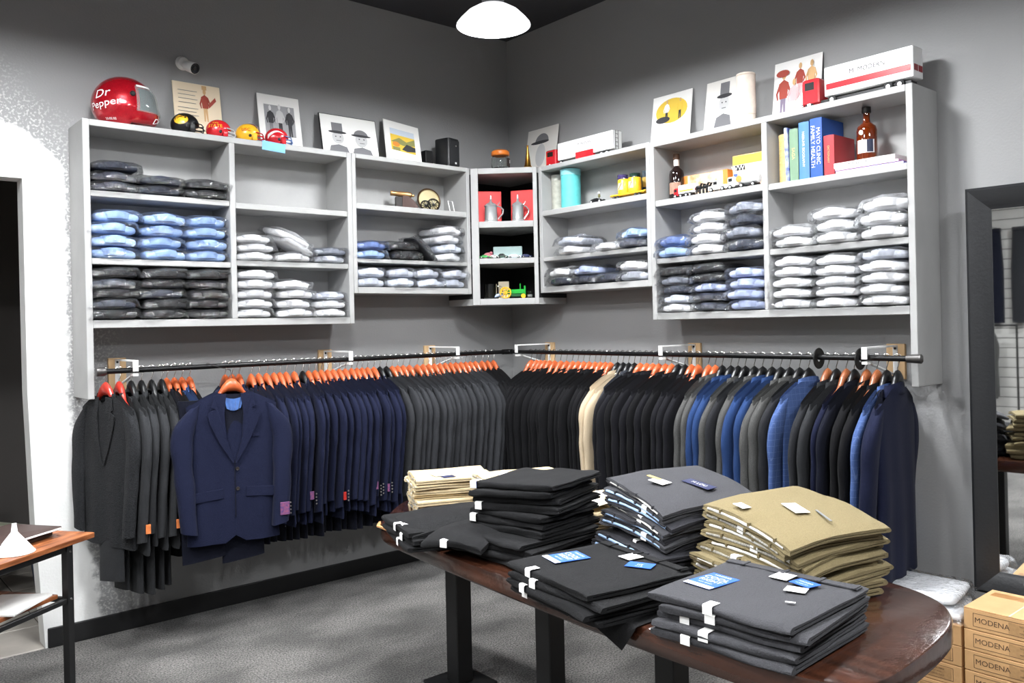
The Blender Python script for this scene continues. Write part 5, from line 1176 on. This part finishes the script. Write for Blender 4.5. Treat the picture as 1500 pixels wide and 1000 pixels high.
def dress_top(o, z, second=True):
    tag_card(o, -.125, -.03, -.12, .095, .13, z, M_tagblue, [('HAGGAR', .014, .05), ('COOL', .030, .022), ('RIGHT', .026, -.005), ('FLEX WAIST', .009, -.028)])
    MB().box(-.205, .205, .165, .196, z - .002, z + .003, .001).build('waistband', o.children[0].material_slots[0].material, o, 0)
    for x in (-.15, -.02, .09, .19): MB().box(x, x + .011, .158, .199, z + .002, z + .006, .001).build('belt_loop', o.children[0].material_slots[0].material, o, 0)
    MB().box(-.025, .03, .105, .165, z + .003, z + .0045).build('price_sticker', M_paper, o, 0, rot=(0, 0, -.0))
    if second:
        tag_card(o, .08, .115, -.25, .07, .05, z + .004, M_tagblue, [('HAGGAR', .012, .005), ('CLASSIC FIT', .008, -.012)], False)
        MB().box(-.028, .03, -.02, .025, 0, .0012).build('price_tag', M_paper, o, 0, loc=(.085, .055, z + .001), rot=(0, 0, .25))
        MB().box(-.006, .02, -.004, .004, 0, .0012).build('tag_pin', M_paper, o, 0, loc=(.12, -.05, z + .001), rot=(0, 0, .4))
dress_top(top, .0262)
# black low stack with overhanging corner
g, zt = pstack(-2.215, -2.99, TZ, A0 - .12, ['black'] * 3, 'in the low black pile', 0, 0, (1.05, 1.0, 1.15), stickers=[-.3, -.26, -.2], jit=.012)
top = pants((-2.205, -2.97, zt + .002), A0 - .16, 'black', '', 0, 0, (1.03, 1.0, 1.1), seed=1, sticker=-.2, lab='black folded trousers with a blue tag card on top of the low black pile')
dress_top(top, .0262, False)
tag_card(top, .09, .10, .55, .085, .055, .0285, M_tagblue, [('FIT', .016, .0), ('34 x 30', .008, -.016)], False)
# cloth corner hanging over the edge
o = empty('hanging_trouser_leg', (0, 0, 0), 0, 'black trouser corner hanging down over the table edge', 'trousers')
tri = lambda u: .005 + (.075 * u / .78 if u < .78 else .075 * (1 - u) / .22)
MB().grid(lambda u, v: (-2.322 - .012 * math.sin(min(1, v * 2) * PI / 2), -3.0 - .24 * u, TZ + .004 - v * tri(u)), 18, 5).build('cloth_front', P_['black'], o, 60)
MB().grid(lambda u, v: (-2.20 - .122 * v, -3.0 - .24 * u, TZ + .004), 8, 4).build('cloth_flat', P_['black'], o, 60)
# tall black stack and its neighbours
g, zt = pstack(-2.03, -2.43, TZ, A0 + .04, ['black'] * 4, 'in the tall black pile', 0, 0.0, (.92, .98, 1.1), jit=.02, turn=8, stickers=[None, None, -.25, -.3])
g, zt = pstack(-1.96, -2.42, zt, A0 + .22, ['black'] * 6, 'in the tall black pile', base=4, op=0, drop=0.0, sc=(.86, .86, 1.25), jit=.016, turn=7, tilt=(0, -.05), stickers=[None, -.44, None, -.44, None, None])
top = pants((-1.955, -2.415, zt + .002), A0 + .24, 'black', '', 0, 0.0, (.88, .86, 1.2), seed=2, sticker=-.46, lab='black folded trousers on top of the tall black pile'); top.rotation_euler[1] = -.05; top.location.z += .004
strip(top, -.17, -.17, .0, .026, .03, M_tagblue, .01, 'blue_sticker')
g, zt = pstack(-2.13, -2.02, TZ, A0 - .28, ['black'] * 3, 'in the small black pile', 0, 0.0, (.86, .92, 1.25), jit=.014, stickers=[.1, .15, .05])
pants((-2.11, -2.03, zt + .006), A0 - .32, 'black', '', 0, -.028, (.86, .95, 1.2), seed=2, lab='black folded trousers on top of the small black pile', sticker=.12)
o = pants((-2.19, -2.30, zt + .004), A0 + .35, 'black', '', 0, -.028, (.62, .7, 1.2), seed=1, lab='black folded trousers slumped between the two black piles', sticker=-.1)
# khaki piles at the back
g, zt = pstack(-1.78, -1.60, TZ, A0 - .45, ['khaki'] * 6, 'in the khaki pile at the worn corner', 1, 0.0, (.72, .86, 1.15), lining=[M_liningS, M_liningW], jit=.014)
o1 = pants((-1.77, -1.60, zt + .001), A0 - .45, 'khaki', '', 1, 0, (.74, .9, 1.1), lining=M_liningS, seed=1, lab='pale khaki folded trousers on top of the pile at the worn table corner')
tag_card(o1, .03, -.06, .2, .11, .07, .0255, M_paper, [], False); tag_card(o1, .115, -.03, .2, .05, .06, .0258, M_tagnavy, [], False)
g, zt = pstack(-1.66, -2.0, TZ, A0 - .30, ['khaki'] * 7, 'in the khaki pile behind the black pile', 1, 0.0, (.78, .9, 1.15), lining=[M_liningS, M_liningS, M_liningW], jit=.012)
o2 = pants((-1.655, -2.0, zt + .001), A0 - .32, 'khaki', '', 1, 0, (.80, .95, 1.1), lining=M_liningS, seed=3, lab='pale khaki folded trousers on top of the pile behind the tall black pile')
tag_card(o2, -.06, -.08, .25, .11, .07, .0255, M_paper, [], False); tag_card(o2, .045, -.05, .25, .09, .07, .0258, M_tagnavy, [('I HI', .03, 0)], False)
MB().lathe([(.0001, 0), (.03, 0), (.03, .0012), (.0001, .0012)], 20).build('round_sticker', M_liningW, o2, loc=(.115, -.03, .0258))
g, zt = pstack(-1.62, -2.44, TZ, A0 - .15, ['khaki'] * 5, 'in the low khaki pile', 1, 0.0, (.66, .8, 1.1), lining=[M_liningS, M_liningW], jit=.014, turn=8)
o = pants((-1.52, -2.44, zt + .001), A0 - .1, 'khaki', '', 0, 0, (.6, .6, 1.6), seed=2, lab='pale khaki folded trousers on top of the low khaki pile'); MB().box(-.09, .09, -.15, .02, 0, .002).build('clear_wrap', M_liningW, o, 0, loc=(0, -.06, .034), rot=(.1, 0, 0))
# tall grey pile with blue linings
g, zt = pstack(-1.72, -2.86, TZ, A0 - .22, ['dgrey'] * 3, 'in the tall grey pile', 1, 0.0, (.95, .95, 1.25), lining=[M_liningB], jit=.02, turn=6, tilt=(0, .03))
g, zt = pstack(-1.67, -2.87, zt + .008, A0 - .32, ['dgrey', 'dgrey', 'grey', 'dgrey', 'grey', 'dgrey', 'grey'], 'in the tall grey pile', base=3, op=1, drop=-.028, sc=(.92, .95, 1.1), lining=[M_liningB, M_liningW, M_liningB], jit=.02, turn=7, tilt=(.04, .13), stickers=[.1, None, .2, None])
top = pants((-1.655, -2.87, zt + .002), A0 - .34, 'grey', '', 1, -.028, (.96, .98, 1.1), lining=M_liningW, seed=0, lab='grey folded trousers with navy tag on top of the tall grey pile'); top.rotation_euler[1] = .14; top.location.z += .009
tag_card(top, .07, .03, .3, .12, .05, .0275, M_tagnavy, [('M LOU', .022, 0)], False); tag_card(top, .0, -.09, .3, .07, .05, .0265, M_paper, [], False); MB().box(-.03, .03, -.008, .008, 0, .0015).build('gold_tag', C_('gold_tag', 'cdb26a', .5), top, 0, loc=(-.04, -.09, .0285), rot=(0, 0, .3))
# olive pile
g, zt = pstack(-1.69, -3.31, TZ, A0 - .18, ['olive'] * 3, 'in the olive pile', 1, 0.0, (1.08, .98, 1.25), lining=[M_liningW], jit=.016, turn=5, tilt=(0, .03))
g, zt = pstack(-1.67, -3.32, zt + .008, A0 - .28, ['olive'] * 6, 'in the olive pile', base=3, op=1, drop=-.028, sc=(1.0, .95, 1.1), lining=[M_liningW, M_liningS], jit=.022, turn=8, stickers=[None, 0, None, .05], tilt=(.04, .12))
top = pants((-1.665, -3.33, zt + .002), A0 - .30, 'olive', '', 1, -.028, (1.02, .98, 1.1), lining=M_liningW, seed=1, lab='olive khaki folded trousers with white tags on top of the olive pile'); top.rotation_euler[1] = .13; top.location.z += .008
tag_card(top, .03, -.02, -.2, .09, .05, .0285, M_paper, [], False); MB().box(-.05, .05, -.004, .004, 0, .0015).build('pocket_edge', C_('grey_zip', '777a7c', .5), top, 0, loc=(.11, .02, .0265), rot=(0, 0, -.3)); tag_card(top, -.07, -.15, 0, .05, .035, .0175, M_paper, [('||||', .02, 0)], False)
# ---------------------------------------------------------------- tall mirror
mi = empty('tall_mirror', (-.10, -3.283, .37), 0, 'tall mirror with a wide black frame on the grey wall', 'mirror')
mi.rotation_euler = (0, math.radians(-0.4), math.radians(3.5))
M_fr = mat('black_mirror_frame', '1f2022', .4, bump=.1, bscale=80)
MW, MH, FB = .80, 1.783, .098
def frame_bar(p0, p1, inward):   # profile bar between two outer corners, mitred
    P0, P1, I = Vector(p0), Vector(p1), Vector(inward)
    d = (P1 - P0).normalized()
    prof = [(0, .0), (0, -.035), (.012, -.045), (.05, -.038), (.085, -.022), (FB, -.018), (FB, 0)]
    rings = []
    for P, s in ((P0, 1), (P1, -1)):
        rings.append([tuple(P + I * a + d * (a * s) + Vector((b, 0, 0))) for a, b in prof])
    return MB().loft(rings, True, True)
for a, b, i in (((0, 0, 0), (0, 0, MH), (0, -1, 0)), ((0, -MW, MH), (0, -MW, 0), (0, 1, 0)), ((0, 0, MH), (0, -MW, MH), (0, 0, -1)), ((0, -MW, 0), (0, 0, 0), (0, 0, 1))):
    frame_bar(a, b, i).build('frame_rail', M_fr, mi, 30)
MB().box(-.014, -.010, -MW + FB * .9, -FB * .9, FB * .9, MH - FB * .9).build('glass', mat('mirror_glass', 'f2f4f4', .02, metal=1.0), mi, 0)
MB().box(-.009, .0, -MW + .03, -.03, .03, MH - .03).build('backing', M_blackplastic, mi, 0)

# ---------------------------------------------------------------- shoe boxes
M_kraft = mat('kraft_cardboard', 'c49a6a', .8, var=.05, vscale=12, bump=.05, bscale=120); M_kraft2 = mat('kraft_lid', 'cfa878', .8, var=.05, vscale=12); M_ink = mat('brown_print_ink', '4d3a2c', .8); M_ink2 = mat('faint_print', 'a88358', .8, var=.1, vscale=60)
def shoebox(x, y, z, label, group, W=.335, D=.30, H=.082, open_lid=False, turn=0.0):
    o = empty('shoe_box', (x, y, z), A0 + turn, label, 'box', group)
    MB().box(0, W, 0, D, 0, H - .001, .002).build('carton', M_kraft, o, 0)
    # front print: frame, name, small lines (front = -y)
    fx0, fx1, fz0, fz1 = .035, .30, .014, .066
    fr_ = MB()
    for q in ((fx0, fx1, fz0, fz0 + .0015), (fx0, fx1, fz1, fz1 + .0015)): fr_.box(q[0], q[1], -.0008, 0, q[2], q[3])
    for q in (fx0, fx1): fr_.box(q, q + .0015, -.0008, 0, fz0, fz1)
    fr_.build('print_frame', M_ink, o, 0)
    tmx = text_mb('MODENA', .030, lambda a, b: (a + .105, -.001, b + .040), bold=0.0, squeeze=1.0); tmx.build('lettering', M_ink, o, 0)
    MB().box(.165, fx1 - .005, -.0006, 0, fz0 + .004, fz1 - .004).build('print_block', M_ink2, o, 0)
    sm = MB()
    for k, tx in enumerate(('NO. 5021 MENS', 'BLK 10 D', 'MADE IN ITALY')):
        q = text_mb(tx, .009, lambda a, b: (a + .235, -.0011, b + .054 - k * .013)); sm.add(q.v, q.f)
    sm.build('small_print', M_ink, o, 0)
    if open_lid:
        MB().add([(0, .0, H), (W * .5 - .002, .0, H), (W * .5 - .002, D, H + .002), (0, D, H + .002), (0, 0, H + .002), (W * .5 - .002, .0, H - .006), (W * .5 - .002, D, H + .004), (0, D, H + .004)], [(0, 1, 2, 3), (4, 5, 6, 7)]).build('lid_flap', M_kraft2, o, 0)
        MB().box(0, W * .5 - .002, .002, D, H, H + .003, .001).build('lid_flap', M_kraft2, o, 0, rot=(0, 0, 0)); MB().box(W * .5 + .002, W, .0, D, H, H + .003, .001).build('lid_flap', M_kraft2, o, 0)
        MB().box(W * .5 - .003, W * .5 + .003, .0, D, H + .003, H + .0036).build('string', mat('pale_string', 'd9cbb2', .8), o, 0)
        MB().box(.02, W - .02, D * .72, D * .98, H + .003, H + .0038).build('tape', mat('brown_tape', 'b07f4c', .35), o, 0)
    return o
BX, BY = -.53, -3.395
for k in range(5):
    shoebox(BX + (.0 if k else -.012), BY + (.0 if k else .006), .0005 + k * .0835, ['kraft shoe box printed MODENA, %s in the tall stack below the mirror' % ORD[k].replace('first', 'lowest'), 'open-flapped kraft shoe box printed MODENA on top of the tall stack'][k == 4], 'MODENA shoe boxes in the tall stack' if k < 4 else None, open_lid=(k == 4))
for k in range(4):
    shoebox(BX + .005, BY + .345 + .004, .0005 + k * .0835, 'kraft shoe box printed MODENA, %s in the lower stack under the bagged garments' % ['lowest', 'second up', 'third up', 'topmost'][k], 'MODENA shoe boxes in the lower stack', W=.335)
for k, (dx, dy, a) in enumerate(((.0, 0, .25), (.03, .03, .12))):
    o = empty('bagged_garment', (-.41 + dx, -3.195 + dy, .337 + k * .053), A0 + a, ['white folded garment in clear plastic directly on the lower shoe box stack', 'white folded garment in clear plastic lying topmost by the mirror'][k], 'garment')
    link('folded_garment', slab(.33, .30, .042, .03, k + 3, .006).mesh('folded_garment', 50), S['white'], o, (0, 0, .004)); link('plastic_bag', slab(.36, .34, .051, .03, k + 31, .02, open_=True).mesh('plastic_bag', 0), M_bag, o)
MB().box(-.05, .0, -.0005, .0005, .002, .012).build('label_strip', M_ink, o, 0, loc=(-.05, -.172, .01))

# ---------------------------------------------------------------- small desk by the doorway
M_rust = mat('rustic_wood_board', 'a8663c', .45, col2='5e3016', vscale=5, stretch=(1.2, 9, 9), detail=6)
dk = empty('desk', (-3.15, -.92, 0), math.atan2(-.59, -.81), 'small desk with rustic brown boards and black steel legs by the doorway', 'desk')
# local: x along the front edge, y (negative) to the back
def Dd(x0, x1, y0, y1, z0, z1, nm, m_, b=.002): return MB().box(x0, x1, y0, y1, z0, z1, b).build(nm, m_, dk, 0)
Dd(0, 1.05, -.52, 0, .728, .75, 'tabletop', M_rust); Dd(.145, .98, -.46, -.06, .51, .527, 'lower_shelf', M_rust)
for x in (.125, .97):
    for y in (-.03, -.48):
        MB().box(x - .016, x + .016, y - .016, y + .016, 0, .728, .002).build('leg', M_black_metal, dk, 0)
        for z in (.70, .505): MB().lathe([(.0001, 0), (.005, 0), (.004, .003), (.0001, .004)], 10, T(x, y + .016, z) @ RX(-PI / 2)).build('bolt', M_chrome, dk)
Dd(.14, .96, -.04, -.02, .70, .728, 'rail', M_black_metal); Dd(.14, .96, -.04, -.02, .49, .51, 'rail', M_black_metal)
Dd(.115, .135, -.47, -.04, .70, .728, 'rail', M_black_metal); Dd(.115, .135, -.47, -.04, .49, .51, 'rail', M_black_metal)
dm = Matrix.Translation((-3.15, -.92, 0)) @ RZ(math.atan2(-.59, -.81))
def dpos(x, y, z): p = dm @ Vector((x, y, 0)); return (p.x, p.y, z)
DA = math.atan2(-.59, -.81)
lp = empty('laptop', dpos(.27, -.24, .7505), DA + .1, 'closed dark laptop lying on the rustic desk', 'laptop')
MB().prism(rrect(.36, .25, .015), .003, .016, None, .002).build('base', mat('dark_laptop_shell', '3a3634', .4, metal=.3), lp); MB().prism(rrect(.36, .25, .015), .0175, .026, None, .002).build('lid', mat('dark_laptop_lid', '4a3f3b', .35, metal=.3), lp)
MB().box(-.15, .15, -.124, -.118, .014, .02).build('hinge', M_black_metal, lp, 0)
o = empty('laptop_sleeve', dpos(.27, -.235, .7775), DA - .02, 'dark brown document folder resting on the laptop', 'folder'); MB().prism(rrect(.40, .27, .01), 0, .012, None, .002).build('folder', mat('dark_brown_leather', '3c2c28', .5), o); MB().box(-.19, .19, .128, .137, .002, .009).build('sheets', M_paper, o, 0)
fu = empty('white_funnel', dpos(.345, -.075, .7505), DA, 'white plastic funnel standing upside down on the desk edge', 'funnel')
MB().lathe([(.070, 0), (.071, .004), (.012, .082), (.008, .115), (.006, .115), (.009, .08), (.068, .004)], 26, cap=False).build('cone', mat('white_plastic', 'f4f4f2', .35), fu); MB().lathe([(.070, .0), (.0725, .002), (.0715, .005)], 26, cap=False).build('rim', mat('white_plastic', 'f4f4f2', .35), fu)
o = empty('paper_stack', dpos(.33, -.14, .5275), DA + .2, 'white paper sheets on the lower desk shelf', 'papers')
MB().box(-.15, .1, -.1, .1, 0, .006).build('sheets', M_paper, o, 0); MB().box(-.15, .1, -.1, .1, .0062, .0085).build('top_sheet', M_paper, o, 0, rot=(0, 0, .06))

# ---------------------------------------------------------------- far side of the shop, seen in the mirror
def slack(loc, rz, cloth, label):
    o = empty('hung_trousers', loc, rz, label, 'trousers', None)
    for s in (-1, 1): MB().tube([(s * .06, 0, 0), (s * .075, 0, -.45), (s * .085, 0, -.9), (s * .09, 0, -1.12)], [.078, .088, .078, .070], 14).build('trouser_leg', F[cloth], o, scale=(1, .35, 1))
    MB().box(-.14, .14, -.03, .03, -.02, .03, .008).build('waistband', F[cloth], o); MB().tube([(-.1, 0, .03), (0, 0, .06), (0, 0, .10)], .003, 6).build('clip_hook', M_wire, o)
slack((-7.5, -1.66, 2.5), PI / 2, 'dnavy', 'navy trousers hung on the slat wall, seen in the mirror'); slack((-7.5, -2.06, 2.5), PI / 2, 'dgrey', 'dark grey trousers hung on the slat wall, seen in the mirror')
for k, (y, c, cn_) in enumerate(((-1.52, 'blue', 'blue'), (-1.62, 'check', 'pale blue checked'), (-1.74, 'lgrey', 'grey'))):
    hanger((-7.22, y, 1.36), PI, 'b', 'on the far rack %s, seen in the mirror' % ['of the blue jacket', 'of the checked jacket', 'of the grey jacket'][k], 'far rack')
    jacket((-7.22, y, 1.36), PI, c, '%s jacket on the far rack, seen in the mirror' % cn_, None, 1.3, k, False)
fr2 = empty('clothes_rack', (-7.22, -1.65, 0), 0, 'black steel clothes rack below the slat wall, seen in the mirror', 'clothes rack')
MB().cyl((0, -.35, 1.36), (0, .35, 1.36), .012, 10).build('bar', M_rod, fr2)
for y in (-.35, .35): MB().cyl((0, y, .02), (0, y, 1.37), .012, 10).build('post', M_rod, fr2); MB().box(-.22, .22, y - .015, y + .015, 0, .02, .003).build('foot', M_rod, fr2)
